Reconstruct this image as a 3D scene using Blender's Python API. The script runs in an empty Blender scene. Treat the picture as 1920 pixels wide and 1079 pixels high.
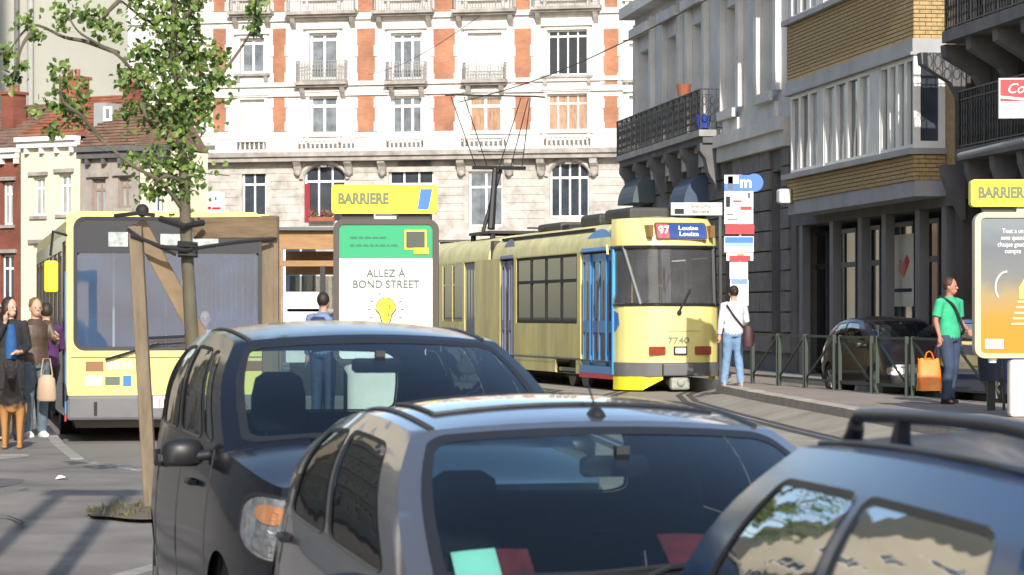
import bpy, math, random
from mathutils import Vector, Matrix, noise
random.seed(7)
R = math.radians
sc = bpy.context.scene
COL = sc.collection
# ---------------------------------------------------------------- camera, light
F, HZ, CX, H = 5200.0, 590.0, 960.0, 1.58      # focal length in photo pixels, horizon row, centre column, eye height
cam_d = bpy.data.cameras.new('camera'); cam = bpy.data.objects.new('camera', cam_d); COL.objects.link(cam)
cam.location = (0, 0, H); cam.rotation_euler = (R(90), 0, 0)
cam_d.sensor_width = 36.0; cam_d.lens = 36.0*F/1920.0; cam_d.shift_y = (HZ-539.5)/1920.0
cam_d.clip_start = 0.1; cam_d.clip_end = 2000
cam_d.dof.use_dof = True; cam_d.dof.focus_distance = 45; cam_d.dof.aperture_fstop = 9.0
sc.camera = cam
SUN_EL, SUN_AZ = 28.0, 4.6                      # degrees; azimuth to the right of straight behind the camera
w = bpy.data.worlds.new('World'); sc.world = w; w.use_nodes = True
nt = w.node_tree; nt.nodes.clear()
sky = nt.nodes.new('ShaderNodeTexSky'); sky.sky_type = 'NISHITA'; sky.sun_disc = False
sky.sun_elevation = R(SUN_EL); sky.sun_rotation = R(180-SUN_AZ)
bg = nt.nodes.new('ShaderNodeBackground'); bg.inputs['Strength'].default_value = 0.15
wo = nt.nodes.new('ShaderNodeOutputWorld')
nt.links.new(sky.outputs[0], bg.inputs[0]); nt.links.new(bg.outputs[0], wo.inputs[0])
sl = bpy.data.lights.new('sun', 'SUN'); sl.energy = 3.8; sl.angle = R(0.6); sl.color = (1, .95, .87)
so = bpy.data.objects.new('sun', sl); COL.objects.link(so)
sd = Vector((math.sin(R(SUN_AZ))*math.cos(R(SUN_EL)), -math.cos(R(SUN_AZ))*math.cos(R(SUN_EL)), math.sin(R(SUN_EL))))
so.rotation_euler = sd.to_track_quat('Z', 'Y').to_euler(); so.location = (0, -5, 30)
sc.view_settings.view_transform = 'Standard'; sc.view_settings.look = 'None'
sc.view_settings.exposure = 0.62; sc.view_settings.gamma = 1.0

def at(px, py, Y): return Vector(((px-CX)/F*Y, Y, H-(py-HZ)/F*Y))
def lerp(a, b, t): return a+(b-a)*t
def smooth(t): t = max(0, min(1, t)); return t*t*(3-2*t)
def gz(y):                                       # the street dips a little towards the camera
    pts = ((-60, -.26), (4, -.21), (7, -.19), (9.3, -.165), (13.2, -.10), (20, -.02), (26, 0), (2000, 0))
    for (a, za), (b, zb) in zip(pts, pts[1:]):
        if y <= b: return lerp(za, zb, max(0, (y-a)/(b-a)))
    return 0
# ---------------------------------------------------------------- materials
MATS = {}
def M(name, col, rough=.6, metal=0, var=.12, scale=2.0, bump=0, bscale=30, coat=0, col2=None, stretch=None, emit=0, detail=6, spec=None):
    if name in MATS: return MATS[name]
    if rough >= .79 and any(k in name for k in ('denim', 'cloth', 'shirt', 'jacket', ' top', 'jeans')): bump, bscale = .9, 11
    m = bpy.data.materials.new(name); m.use_nodes = True; n = m.node_tree.nodes; l = m.node_tree.links
    p = n['Principled BSDF']; p.inputs['Roughness'].default_value = rough; p.inputs['Metallic'].default_value = metal
    p.inputs['Coat Weight'].default_value = coat; p.inputs['Coat Roughness'].default_value = .04
    if spec is not None: p.inputs['Specular IOR Level'].default_value = spec
    c = (*col, 1)
    if var > 0 or col2:
        tc = n.new('ShaderNodeTexCoord'); src = tc.outputs['Object']
        if stretch:
            mp = n.new('ShaderNodeMapping'); mp.inputs['Scale'].default_value = stretch; l.new(src, mp.inputs[0]); src = mp.outputs[0]
        no = n.new('ShaderNodeTexNoise'); no.inputs['Scale'].default_value = scale; no.inputs['Detail'].default_value = detail
        no.inputs['Roughness'].default_value = .65
        l.new(src, no.inputs['Vector'])
        r = n.new('ShaderNodeValToRGB'); r.color_ramp.elements[0].position = .32; r.color_ramp.elements[1].position = .68
        k1, k2 = 1-var, 1+var*.7
        r.color_ramp.elements[0].color = (*((col2) if col2 else [x*k1 for x in col]), 1)
        r.color_ramp.elements[1].color = (*[min(1, x*k2) for x in col], 1)
        l.new(no.outputs[0], r.inputs[0]); l.new(r.outputs[0], p.inputs['Base Color'])
        if bump:
            nb = n.new('ShaderNodeTexNoise'); nb.inputs['Scale'].default_value = bscale; nb.inputs['Detail'].default_value = 5
            l.new(src, nb.inputs['Vector'])
            b = n.new('ShaderNodeBump'); b.inputs['Strength'].default_value = bump; b.inputs['Distance'].default_value = .02
            l.new(nb.outputs[0], b.inputs['Height']); l.new(b.outputs[0], p.inputs['Normal'])
    else: p.inputs['Base Color'].default_value = c
    if emit:
        p.inputs['Emission Color'].default_value = c; p.inputs['Emission Strength'].default_value = emit
    MATS[name] = m; return m
def brickmat(name, c1, c2, mortar, bw=.22, bh=.075, rough=.8):
    m = bpy.data.materials.new(name); m.use_nodes = True; n = m.node_tree.nodes; l = m.node_tree.links; p = n['Principled BSDF']
    tc = n.new('ShaderNodeTexCoord'); mp = n.new('ShaderNodeMapping'); mp.inputs['Rotation'].default_value = (R(90), 0, 0)
    l.new(tc.outputs['Object'], mp.inputs[0])
    b = n.new('ShaderNodeTexBrick'); b.inputs['Scale'].default_value = 1; b.inputs['Brick Width'].default_value = bw; b.inputs['Row Height'].default_value = bh
    b.inputs['Mortar Size'].default_value = .008; b.inputs['Color1'].default_value = (*c1, 1); b.inputs['Color2'].default_value = (*c2, 1); b.inputs['Mortar'].default_value = (*mortar, 1)
    l.new(mp.outputs[0], b.inputs['Vector'])
    no = n.new('ShaderNodeTexNoise'); no.inputs['Scale'].default_value = .8; no.inputs['Detail'].default_value = 6; l.new(tc.outputs['Object'], no.inputs['Vector'])
    mr = n.new('ShaderNodeMapRange'); mr.inputs[1].default_value = .3; mr.inputs[2].default_value = .7; mr.inputs[3].default_value = .68; mr.inputs[4].default_value = 1.2
    l.new(no.outputs[0], mr.inputs[0])
    mx = n.new('ShaderNodeMix'); mx.data_type = 'RGBA'; mx.blend_type = 'MULTIPLY'; mx.inputs[0].default_value = 1
    l.new(b.outputs[0], mx.inputs[6]); l.new(mr.outputs[0], mx.inputs[7]); l.new(mx.outputs[2], p.inputs['Base Color'])
    bp = n.new('ShaderNodeBump'); bp.inputs['Strength'].default_value = .5; bp.inputs['Distance'].default_value = .01
    l.new(b.outputs[1], bp.inputs['Height']); bp.invert = True; l.new(bp.outputs[0], p.inputs['Normal'])
    p.inputs['Roughness'].default_value = rough; MATS[name] = m; return m
def glassmat(name, tint, refl=1.0, wav=0.0, haze=0, dcol=(.5, .55, .6)):
    m = bpy.data.materials.new(name); m.use_nodes = True; n = m.node_tree.nodes; l = m.node_tree.links; n.remove(n['Principled BSDF'])
    o = n['Material Output']; t = n.new('ShaderNodeBsdfTransparent'); t.inputs[0].default_value = (*tint, 1)
    g = n.new('ShaderNodeBsdfGlossy'); g.inputs['Roughness'].default_value = .02; g.inputs[0].default_value = (refl, refl, refl, 1)
    fr = n.new('ShaderNodeFresnel'); fr.inputs[0].default_value = 1.52
    mx = n.new('ShaderNodeMixShader'); l.new(fr.outputs[0], mx.inputs[0]); l.new(t.outputs[0], mx.inputs[1]); l.new(g.outputs[0], mx.inputs[2]); l.new(mx.outputs[0], o.inputs[0])
    if haze:                                      # diffuse haze painted into the pane in place of reflections
        df = n.new('ShaderNodeBsdfDiffuse'); df.inputs[0].default_value = (*dcol, 1); m2 = n.new('ShaderNodeMixShader'); tcd = n.new('ShaderNodeTexCoord'); nd = n.new('ShaderNodeTexNoise'); nd.inputs['Scale'].default_value = 1.7; nd.inputs['Detail'].default_value = 5
        md = n.new('ShaderNodeMapRange'); md.inputs[1].default_value = .35; md.inputs[2].default_value = .7; md.inputs[3].default_value = haze*.8; md.inputs[4].default_value = haze*1.25
        l.new(tcd.outputs['Object'], nd.inputs['Vector']); l.new(nd.outputs[0], md.inputs[0]); l.new(md.outputs[0], m2.inputs[0]); l.new(mx.outputs[0], m2.inputs[1]); l.new(df.outputs[0], m2.inputs[2]); l.new(m2.outputs[0], o.inputs[0])
    if wav:
        tc = n.new('ShaderNodeTexCoord'); no = n.new('ShaderNodeTexNoise'); no.inputs['Scale'].default_value = 2.2; l.new(tc.outputs['Object'], no.inputs['Vector'])
        b = n.new('ShaderNodeBump'); b.inputs['Strength'].default_value = wav; b.inputs['Distance'].default_value = .05; l.new(no.outputs[0], b.inputs['Height'])
        l.new(b.outputs[0], g.inputs['Normal']); l.new(b.outputs[0], fr.inputs['Normal'])
    MATS[name] = m; return m
# ---------------------------------------------------------------- mesh builder
SPLIT = {'stone_course', 'cornice_bracket', 'wheel_housing', 'door_seam', 'seat', 'roof_walkway', 'roof_gutter', 'side_wall', 'bay_pier', 'window_surround', 'cornice_brackets', 'window_sill', 'pilaster', 'roof_box', 'sign_bracket', 'wall_lamp', 'string_course', 'side_panel_', 'skirt_wing', 'console_bracket', 'pantograph_arm', 'destination_blind', 'tile_course', 'cornice', 'pillar', 'stake_strap', 'print'}
class MB:
    def __init__(s, T=None): s.v = []; s.f = []; s.fm = []; s.T = T; s.m = 0
    def add(s, vs, fs):
        k = len(s.v)
        s.v += [tuple(s.T @ Vector(p)) if s.T else tuple(p) for p in vs]
        for f in fs: s.f.append([i+k for i in f]); s.fm.append(s.m)
        return s
    def quad(s, a, b, c, d): return s.add([a, b, c, d], [(0, 1, 2, 3)])
    def box(s, x0, x1, y0, y1, z0, z1):
        v = [(x, y, z) for z in (z0, z1) for y in (y0, y1) for x in (x0, x1)]
        return s.add(v, [(0, 2, 3, 1), (4, 5, 7, 6), (0, 1, 5, 4), (2, 6, 7, 3), (0, 4, 6, 2), (1, 3, 7, 5)])
    def bar(s, a, b, wx, wy, up=(0, 0, 1)):
        a = Vector(a); b = Vector(b); d = (b-a).normalized(); u = Vector(up)
        if abs(d.dot(u)) > .95: u = Vector((0, 1, 0))
        x = d.cross(u).normalized()*wx/2; y = d.cross(x).normalized()*wy/2
        v = [a-x-y, a+x-y, a+x+y, a-x+y, b-x-y, b+x-y, b+x+y, b-x+y]
        return s.add(v, [(0, 3, 2, 1), (4, 5, 6, 7), (0, 1, 5, 4), (1, 2, 6, 5), (2, 3, 7, 6), (3, 0, 4, 7)])
    def tube(s, pts, rs, n=8, ry=None, cap=True):
        pts = [Vector(p) for p in pts]
        if not isinstance(rs, (list, tuple)): rs = [rs]*len(pts)
        vs = []; px = None
        for i, p in enumerate(pts):
            d = (pts[min(i+1, len(pts)-1)]-pts[max(i-1, 0)])
            d = d.normalized() if d.length > 1e-9 else Vector((0, 0, 1))
            if px is None: px = d.orthogonal().normalized()
            px = (px-d*px.dot(d)).normalized(); py = d.cross(px)
            for k in range(n):
                a = 2*math.pi*k/n; vs.append(p+(px*math.cos(a)+py*math.sin(a))*rs[i])
        fs = [(i*n+k, i*n+(k+1) % n, (i+1)*n+(k+1) % n, (i+1)*n+k) for i in range(len(pts)-1) for k in range(n)]
        if cap: fs += [tuple(range(n-1, -1, -1)), tuple(range((len(pts)-1)*n, len(pts)*n))]
        return s.add(vs, fs)
    def rings(s, rr, n=14, cap=True):            # rr: (x, y, z, rx, ry) horizontal elliptical rings
        vs = [(x+rx*math.cos(2*math.pi*k/n), y+ry*math.sin(2*math.pi*k/n), z) for x, y, z, rx, ry in rr for k in range(n)]
        fs = [(i*n+k, i*n+(k+1) % n, (i+1)*n+(k+1) % n, (i+1)*n+k) for i in range(len(rr)-1) for k in range(n)]
        if cap: fs += [tuple(range(n-1, -1, -1)), tuple(range((len(rr)-1)*n, len(rr)*n))]
        return s.add(vs, fs)
    def ell(s, c, r, n=12, m=8):
        if not isinstance(r, (tuple, list)): r = (r, r, r)
        vs = []
        for j in range(m+1):
            t = math.pi*j/m
            for k in range(n):
                a = 2*math.pi*k/n; vs.append((c[0]+r[0]*math.sin(t)*math.cos(a), c[1]+r[1]*math.sin(t)*math.sin(a), c[2]-r[2]*math.cos(t)))
        fs = [(j*n+k, j*n+(k+1) % n, (j+1)*n+(k+1) % n, (j+1)*n+k) for j in range(m) for k in range(n)]
        return s.add(vs, fs)
    def cyl(s, c, ax, r, h, n=20):               # ax 'x','y','z'
        d = {'x': Vector((1, 0, 0)), 'y': Vector((0, 1, 0)), 'z': Vector((0, 0, 1))}[ax]; c = Vector(c)
        return s.tube([c-d*h/2, c+d*h/2], r, n)
    def prism(s, poly, h0, h1, ax='z'):
        n = len(poly)
        def P(p, h): return {'z': (p[0], p[1], h), 'y': (p[0], h, p[1]), 'x': (h, p[0], p[1])}[ax]
        return s.add([P(p, h0) for p in poly]+[P(p, h1) for p in poly], [tuple(range(n-1, -1, -1)), tuple(range(n, 2*n))]+[(i, (i+1) % n, n+(i+1) % n, n+i) for i in range(n)])
    def grid(s, fn, nu, nv, skip=None):
        vs = [fn(i/nu, j/nv) for j in range(nv+1) for i in range(nu+1)]
        fs = [(j*(nu+1)+i, j*(nu+1)+i+1, (j+1)*(nu+1)+i+1, (j+1)*(nu+1)+i) for j in range(nv) for i in range(nu) if not (skip and skip((i+.5)/nu, (j+.5)/nv))]
        return s.add(vs, fs)
    def pieces(s):
        par = list(range(len(s.v)))
        def fd(i):
            while par[i] != i: par[i] = par[par[i]]; i = par[i]
            return i
        for f in s.f:
            for i in f[1:]: par[fd(i)] = fd(f[0])
        g = {}
        for k, f in enumerate(s.f): g.setdefault(fd(f[0]), []).append(f)
        out = []
        for fs in g.values():
            m = MB(); ix = sorted({i for f in fs for i in f}); mp = {v: k for k, v in enumerate(ix)}
            m.v = [s.v[i] for i in ix]; m.f = [[mp[i] for i in f] for f in fs]; m.fm = [0]*len(fs); out.append(m)
        return out
    def build(s, name, mat, parent=None, sharp=None, bevel=0, weld=False, fixn=False):
        if name in SPLIT:
            ps = s.pieces()
            if len(ps) > 1:
                for m in ps: o = m.build(name, mat, parent, sharp, bevel, weld, fixn)
                return o
        me = bpy.data.meshes.new(name); me.from_pydata(s.v, [], s.f)
        for m in (mat if isinstance(mat, (list, tuple)) else [mat]): me.materials.append(m)
        if isinstance(mat, (list, tuple)):
            for p, k in zip(me.polygons, s.fm): p.material_index = k
        if weld or fixn:
            import bmesh
            bm = bmesh.new(); bm.from_mesh(me)
            if weld: bmesh.ops.remove_doubles(bm, verts=bm.verts, dist=.0008)
            if fixn: bmesh.ops.recalc_face_normals(bm, faces=bm.faces)
            bm.to_mesh(me); bm.free()
        me.update()
        if sharp:
            me.polygons.foreach_set('use_smooth', [True]*len(me.polygons)); me.set_sharp_from_angle(angle=R(sharp))
        o = bpy.data.objects.new(name, me); COL.objects.link(o)
        if parent: o.parent = parent
        if bevel:
            b = o.modifiers.new('bevel', 'BEVEL'); b.width = bevel; b.segments = 2; b.limit_method = 'ANGLE'; b.angle_limit = R(50)
        return o
def tag(o, label=None, cat=None, group=None, kind=None):
    if label: o['label'] = label
    if cat: o['category'] = cat
    if group: o['group'] = group
    if kind: o['kind'] = kind
    return o
def thing(name, label, cat, loc=(0, 0, 0), rz=0, group=None):
    o = bpy.data.objects.new(name, None); COL.objects.link(o); o.location = loc; o.rotation_euler = (0, 0, rz); o.empty_display_size = .3
    return tag(o, label, cat, group)
def part(name, mat, parent, fn, **k):
    b = MB(); fn(b); return b.build(name, mat, parent, **k)
def text(s, size, mat, parent, T, sx=1.0, name='lettering', ext=.002, bold=0, center=True, shear=0):
    c = bpy.data.curves.new(name, 'FONT'); c.body = s; c.size = size; c.extrude = ext; c.offset = bold; c.shear = shear
    c.align_x = 'CENTER' if center else 'LEFT'; c.align_y = 'CENTER'; c.resolution_u = 3
    o = bpy.data.objects.new(name, c); COL.objects.link(o)
    dg = bpy.context.evaluated_depsgraph_get()
    me = bpy.data.meshes.new_from_object(o.evaluated_get(dg)); bpy.data.objects.remove(o); bpy.data.curves.remove(c)
    me.transform(T @ Matrix.Diagonal((sx, 1, 1, 1))); me.materials.clear(); me.materials.append(mat)
    q = bpy.data.objects.new(name, me); COL.objects.link(q)
    if parent: q.parent = parent
    return q
def TX(x, y, z, rx=90, rz=0): return Matrix.Translation((x, y, z)) @ Matrix.Rotation(R(rz), 4, 'Z') @ Matrix.Rotation(R(rx), 4, 'X')
def dup(o, parent=None):
    c = o.copy(); COL.objects.link(c)
    if parent: c.parent = parent
    for ch in list(o.children): dup(ch, c)
    return c
# ---------------------------------------------------------------- palette
white = M('white paint', (.78, .77, .74), .6, var=.08, scale=.7)
cream = M('cream render', (.74, .68, .50), .8, var=.15, scale=.6, bump=.2)
stone = M('pale limestone', (.47, .435, .395), .85, var=.38, scale=1.2, bump=.4, bscale=8)
whitest = M('white painted stucco', (.64, .615, .58), .75, var=.24, scale=.7, bump=.15, stretch=(1.6, 1, .5))
corn = M('cornice stone grey', (.34, .31, .28), .8, var=.4, scale=1.5)
orange = brickmat('orange brick', (.41, .18, .10), (.34, .14, .08), (.38, .2, .12))
redbrick = brickmat('red brick', (.28, .075, .04), (.22, .06, .035), (.2, .1, .08))
greyrender = M('grey stone facade', (.34, .30, .27), .9, var=.25, scale=.8, bump=.3)
beige = M('beige party wall', (.38, .375, .32), .9, var=.08, scale=.25, bump=.15, bscale=2)
tiles_r = M('clay roof tiles', (.30, .11, .06), .85, var=.45, scale=1.6, bump=.8, bscale=6)
tiles_b = M('brown roof tiles', (.20, .12, .085), .85, var=.4, scale=1.6, bump=.8, bscale=6)
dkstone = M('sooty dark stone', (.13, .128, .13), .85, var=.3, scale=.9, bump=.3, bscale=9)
ltstone = M('grey weathered stone', (.60, .59, .56), .85, var=.22, scale=.6, bump=.25, bscale=9)
concrete = M('concrete grey', (.35, .355, .37), .85, var=.15, scale=1)
ybrick = M('yellow brick', (.43, .305, .14), .85, var=.3, scale=9, bump=.4, bscale=50)
ymortar = M('dark mortar', (.12, .085, .04), .95)
iron = M('black iron', (.018, .018, .02), .5, var=.2)
dark = M('dark void', (.012, .012, .014), .7)
steel = M('steel', (.42, .42, .43), .35, .9)
rubber = M('black rubber', (.012, .012, .013), .75)
pane_d = M('dark window glass', (.05, .06, .075), .06, var=.5, scale=.9, spec=.8)
pane_m = M('grey window glass', (.19, .21, .23), .1, var=.45, scale=1.3, spec=.8)
pane_l = M('pale curtain glass', (.36, .38, .38), .15, var=.35, scale=2.2, stretch=(4, 1, .6))
pane_o = M('orange curtain glass', (.40, .24, .16), .2, var=.4, scale=2.5, stretch=(5, 1, .8))
pane_k = M('black window glass', (.012, .014, .018), .06, var=.4, scale=1.5)
shutter = M('white roller shutter', (.74, .73, .70), .5, var=.05)
yel = M('sign yellow', (.85, .76, .03), .35, var=.04)
blue = M('sign blue', (.04, .16, .50), .35, var=.05)
red = M('sign red', (.50, .02, .03), .4, var=.05)
plw = M('panel white', (.80, .82, .78), .35, var=.03)
txtg = M('grey lettering', (.10, .12, .10), .5, var=0)
# ---------------------------------------------------------------- ground
asph = M('asphalt', (.20, .183, .16), .9, var=.2, scale=.35, bump=.5, bscale=60)
pavm = M('worn pavement', (.20, .18, .16), .9, var=.34, scale=.9, bump=.6, bscale=45)
kerbm = M('kerb stone', (.30, .28, .25), .85, var=.25, scale=3, bump=.3)
track = M('tram bed concrete', (.30, .262, .205), .9, var=.25, scale=1.0, bump=.4)
def sheet(name, poly_l, poly_r, ys, mat, dz=0):  # between two x(y) curves, following the ground
    b = MB(); n = len(ys)
    vs = [(poly_l(y), y, gz(y)+dz) for y in ys]+[(poly_r(y), y, gz(y)+dz) for y in ys]
    b.add(vs, [(i, n+i, n+i+1, i+1) for i in range(n-1)]); return b.build(name, mat)
YS = [-60, -20, 0, 4, 7, 9.3, 11, 13.2, 16, 20, 26, 32, 40, 50, 60, 80, 120, 200, 500, 1500]
g = sheet('ground', lambda y: -600, lambda y: 600, YS, asph, -.01); tag(g, kind='structure')
def pl(pts):
    def f(y):
        for (ya, xa), (yb, xb) in zip(pts, pts[1:]):
            if y <= yb: return lerp(xa, xb, (y-ya)/(yb-ya))
        return pts[-1][1]
    return f
kerbL = pl([(-20, 3.6), (0, 1.0), (8, -.75), (13, -1.85), (15.5, -2.38), (18, -1.75), (22.5, -1.75), (25, -2.9), (27.5, -4.2), (31.2, -5.02), (60, -10.8), (110, -21)])
ysk = [-20, -10, 0]+[k*.5 for k in range(1, 90)]+[50, 60, 110]
p = sheet('pavement', lambda y: kerbL(y)-40, lambda y: kerbL(y)-.06, ysk, pavm, .12); tag(p, kind='structure')
# lower step in front of the platform kerb, in long blocks
kr = bpy.data.objects.new('kerb', None); COL.objects.link(kr); tag(kr, kind='structure')
km = []
y = 6.0
while y < 50:                                     # kerb stones one by one
    y2 = y+1.0
    b = MB(); a0 = (kerbL(y+.006), y+.006); a1 = (kerbL(y2-.006), y2-.006)
    za, zb = gz(a0[1]), gz(a1[1]); hj = random.uniform(-.004, .004)+.124
    b.add([(a0[0]-.15, a0[1], za-.1), (a0[0], a0[1], za-.1), (a1[0], a1[1], zb-.1), (a1[0]-.15, a1[1], zb-.1),
           (a0[0]-.15, a0[1], za+hj), (a0[0]-.01, a0[1], za+hj), (a1[0]-.01, a1[1], zb+hj), (a1[0]-.15, a1[1], zb+hj)],
          [(0, 3, 2, 1), (4, 5, 6, 7), (0, 1, 5, 4), (1, 2, 6, 5), (2, 3, 7, 6), (3, 0, 4, 7)])
    b.build('kerb_stone', kerbm, kr); y = y2
# tram stop platform on the right
pe = pl([(20, 6.1), (32, 5.0), (38, 4.6), (44, 4.15), (51, 3.75), (57, 4.5), (60, 4.75), (75, 4.3)])
fen = lambda y: 4.50+(52.4-y)*.205
plat = sheet('platform', lambda y: pe(y)+.3, lambda y: max(fen(y)+.25, pe(y)+1), [20, 26, 32, 35, 38, 41, 44, 47, 51, 54, 57, 60, 75], M('platform paving', (.27, .225, .185), .9, var=.2, scale=1.2, bump=.4), .28); tag(plat, kind='structure')
b = MB()
for ya, yb in zip([20, 26, 32, 38, 44, 51, 57, 60], [26, 32, 38, 44, 51, 57, 60, 75]):
    b.add([(fen(ya)+.25, ya, -.05), (fen(yb)+.25, yb, -.05), (fen(yb)+.25, yb, .28), (fen(ya)+.25, ya, .28)], [(0, 1, 2, 3)])
b.add([(pe(20), 20, 0), (fen(20)+.25, 20, 0), (fen(20)+.25, 20, .28), (pe(20), 20, .28)], [(0, 1, 2, 3)])
tag(b.build('platform_side', kerbm), kind='structure')
pk = bpy.data.objects.new('platform_kerb', None); COL.objects.link(pk); tag(pk, kind='structure')
y = 20.0
palek = M('pale platform kerb', (.40, .35, .29), .85, var=.2, scale=3)
while y < 60:
    a0 = (pe(y+.008), y+.008); a1 = (pe(y+.992), y+.992); b = MB(); hj = .285+random.uniform(-.004, .004)
    b.add([(a0[0]+.3, a0[1], -.1), (a0[0], a0[1], -.1), (a1[0], a1[1], -.1), (a1[0]+.3, a1[1], -.1), (a0[0]+.3, a0[1], hj), (a0[0], a0[1], hj), (a1[0], a1[1], hj), (a1[0]+.3, a1[1], hj)],
          [(0, 1, 2, 3), (4, 7, 6, 5), (0, 4, 5, 1), (1, 5, 6, 2), (2, 6, 7, 3), (3, 7, 4, 0)]); b.build('kerb_stone', palek, pk)
    y += 1
# tracks
tc_ = pl([(15, 4.6), (32, 3.55), (38, 3.1), (44, 2.75), (50, 2.5), (54, 2.62), (57.5, 3.1), (62, 2.1), (75, -1.0), (95, -5.8)])
tys = [15, 20, 26, 32, 35, 38, 41, 44, 47, 50, 52, 54, 56, 57.5, 59, 62, 68, 75, 95]
t = sheet('tram_track_bed', lambda y: tc_(y)-4.4, lambda y: tc_(y)+1.15, tys, track, .004); tag(t, kind='structure')
b = MB()
for ya, yb in zip(tys, tys[1:]):
    if ya >= 20 and yb <= 75:
        ra, rb = min(tc_(ya)+.9, pe(ya)-.1), min(tc_(yb)+.9, pe(yb)-.1); b.add([(ra, ya, .01), (pe(ya)+.05, ya, .17), (pe(yb)+.05, yb, .17), (rb, yb, .01)], [(0, 1, 2, 3)])
tag(b.build('paved_shoulder', track), kind='structure')
for off, nm in ((0, 0), (-2.9, 1)):
    for s_ in (-.72, .72):
        b = MB()
        for ya, yb in zip(tys, tys[1:]):
            xa, xb = tc_(ya)+off+s_, tc_(yb)+off+s_
            b.add([(xa-.035, ya, gz(ya)+.012), (xa+.035, ya, gz(ya)+.012), (xb+.035, yb, gz(yb)+.012), (xb-.035, yb, gz(yb)+.012)], [(0, 1, 2, 3)])
        tag(b.build('tram_rail', steel), kind='structure')
        b = MB()
        for ya, yb in zip(tys, tys[1:]):
            xa, xb = tc_(ya)+off+s_, tc_(yb)+off+s_
            for q0, q1 in ((-.16, -.04), (.04, .16)):
                b.add([(xa+q0, ya, gz(ya)+.008), (xa+q1, ya, gz(ya)+.008), (xb+q1, yb, gz(yb)+.008), (xb+q0, yb, gz(yb)+.008)], [(0, 1, 2, 3)])
        tag(b.build('rail_joint_strip', M('bitumen strip', (.07, .062, .052), .9, var=.3)), kind='structure')
# right hand pavement, slightly raised
wx = lambda y: 16.3-.1365*y
s2 = sheet('pavement_far', lambda y: wx(y)-1.0, lambda y: wx(y)+12, [20, 35, 50, 70, 100], M('slab pavement', (.27, .26, .25), .9, var=.2, scale=1), .13); tag(s2, kind='structure')
b = MB()
b.add([(wx(20)-1, 20, -.02), (wx(100)-1, 100, -.02), (wx(100)-1, 100, .13), (wx(20)-1, 20, .13)], [(0, 1, 2, 3)]); tag(b.build('pavement_far_kerb', kerbm), kind='structure')
# road marking beyond the kerb
b = MB(); b.quad((-4.45, 27.9, .004), (-3.5, 27.9, .004), (-3.5, 28.1, .004), (-4.45, 28.1, .004)); b.quad((-3.3, 27.9, .004), (-2.9, 27.9, .004), (-2.9, 28.1, .004), (-3.3, 28.1, .004))
tag(b.build('road_marking', M('worn road paint', (.5, .5, .47), .8, var=.4, scale=8)), kind='structure')
for x, y, sx, sy, k in ((-4.6, 24.0, .8, 1.6, 1), (-4.1, 19.6, .7, .5, 0), (-5.2, 28.5, .5, 1.2, 0), (.6, 33, 1.0, 2.2, 0), (2.2, 30, .8, 1.5, 1)):
    b = MB(); n = 9; z = gz(y)+(.1235 if x < -3.8 else .008); b.add([(x+sx*.5*math.cos(6.283*i/n)*random.uniform(.8, 1.15), y+sy*.5*math.sin(6.283*i/n)*random.uniform(.8, 1.15), z) for i in range(n)], [tuple(range(n))]); tag(b.build('asphalt_patch', M('patch %d' % k, (.12, .11, .105) if k else (.29, .27, .24), .9, var=.3, scale=2, bump=.6, bscale=50)), kind='structure')
for cx_, cy_, dx_, dy_ in ((-4.9, 20.5, .25, .9), (-4.4, 26, .3, .5), (-3.4, 19.2, -.35, .8)):
    b = MB(); p_ = Vector((cx_, cy_, .1245)); 
    for i in range(9):
        q_ = p_+Vector((dx_*.35+random.uniform(-.1, .1), dy_*.35+random.uniform(-.15, .15), 0)); w_ = Vector((.012, .006, 0)); b.quad(p_-w_, p_+w_, q_+w_, q_-w_); p_ = q_
    tag(b.build('pavement_crack', M('crack', (.05, .045, .04), .95)), kind='structure')
# litter
b = MB(); c = at(115, 902, 24.6); b.T = Matrix.Translation((c.x, c.y, gz(c.y)+.125))
b.add([(-.05, -.04, 0), (.05, -.05, .02), (.06, .05, 0), (-.04, .06, .03), (0, 0, .035)], [(0, 1, 4), (1, 2, 4), (2, 3, 4), (3, 0, 4)])
tag(b.build('litter', white), 'crumpled white scrap of paper lying on the left pavement', 'litter')
# ---------------------------------------------------------------- facade tools
class Fac:
    def __init__(s, name, label, cat, px0, Y0, ang, z0=0):
        s.P = Vector(((px0-CX)/F*Y0, Y0)); s.d = Vector((math.cos(ang), math.sin(ang))); s.n = Vector((-math.sin(ang), math.cos(ang)))
        s.o = thing(name, label, cat, (s.P.x, s.P.y, z0), ang); s.z0 = z0
    def u(s, px, w=0):                            # local u of the photo column on the plane w behind the facade
        P = s.P+s.n*w; m = (px-CX)/F; return (m*P.y-P.x)/(s.d.x-m*s.d.y)
    def z(s, px, py, w=0): P = s.P+s.n*w+s.d*s.u(px, w); return H-(py-HZ)/F*P.y-s.z0
    def rect(s, x0, x1, y0, y1, w=0):             # photo box -> u0,u1,z0,z1
        u0, u1 = s.u(x0, w), s.u(x1, w); xm = (x0+x1)/2
        return u0, u1, s.z(xm, y1, w), s.z(xm, y0, w)
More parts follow.
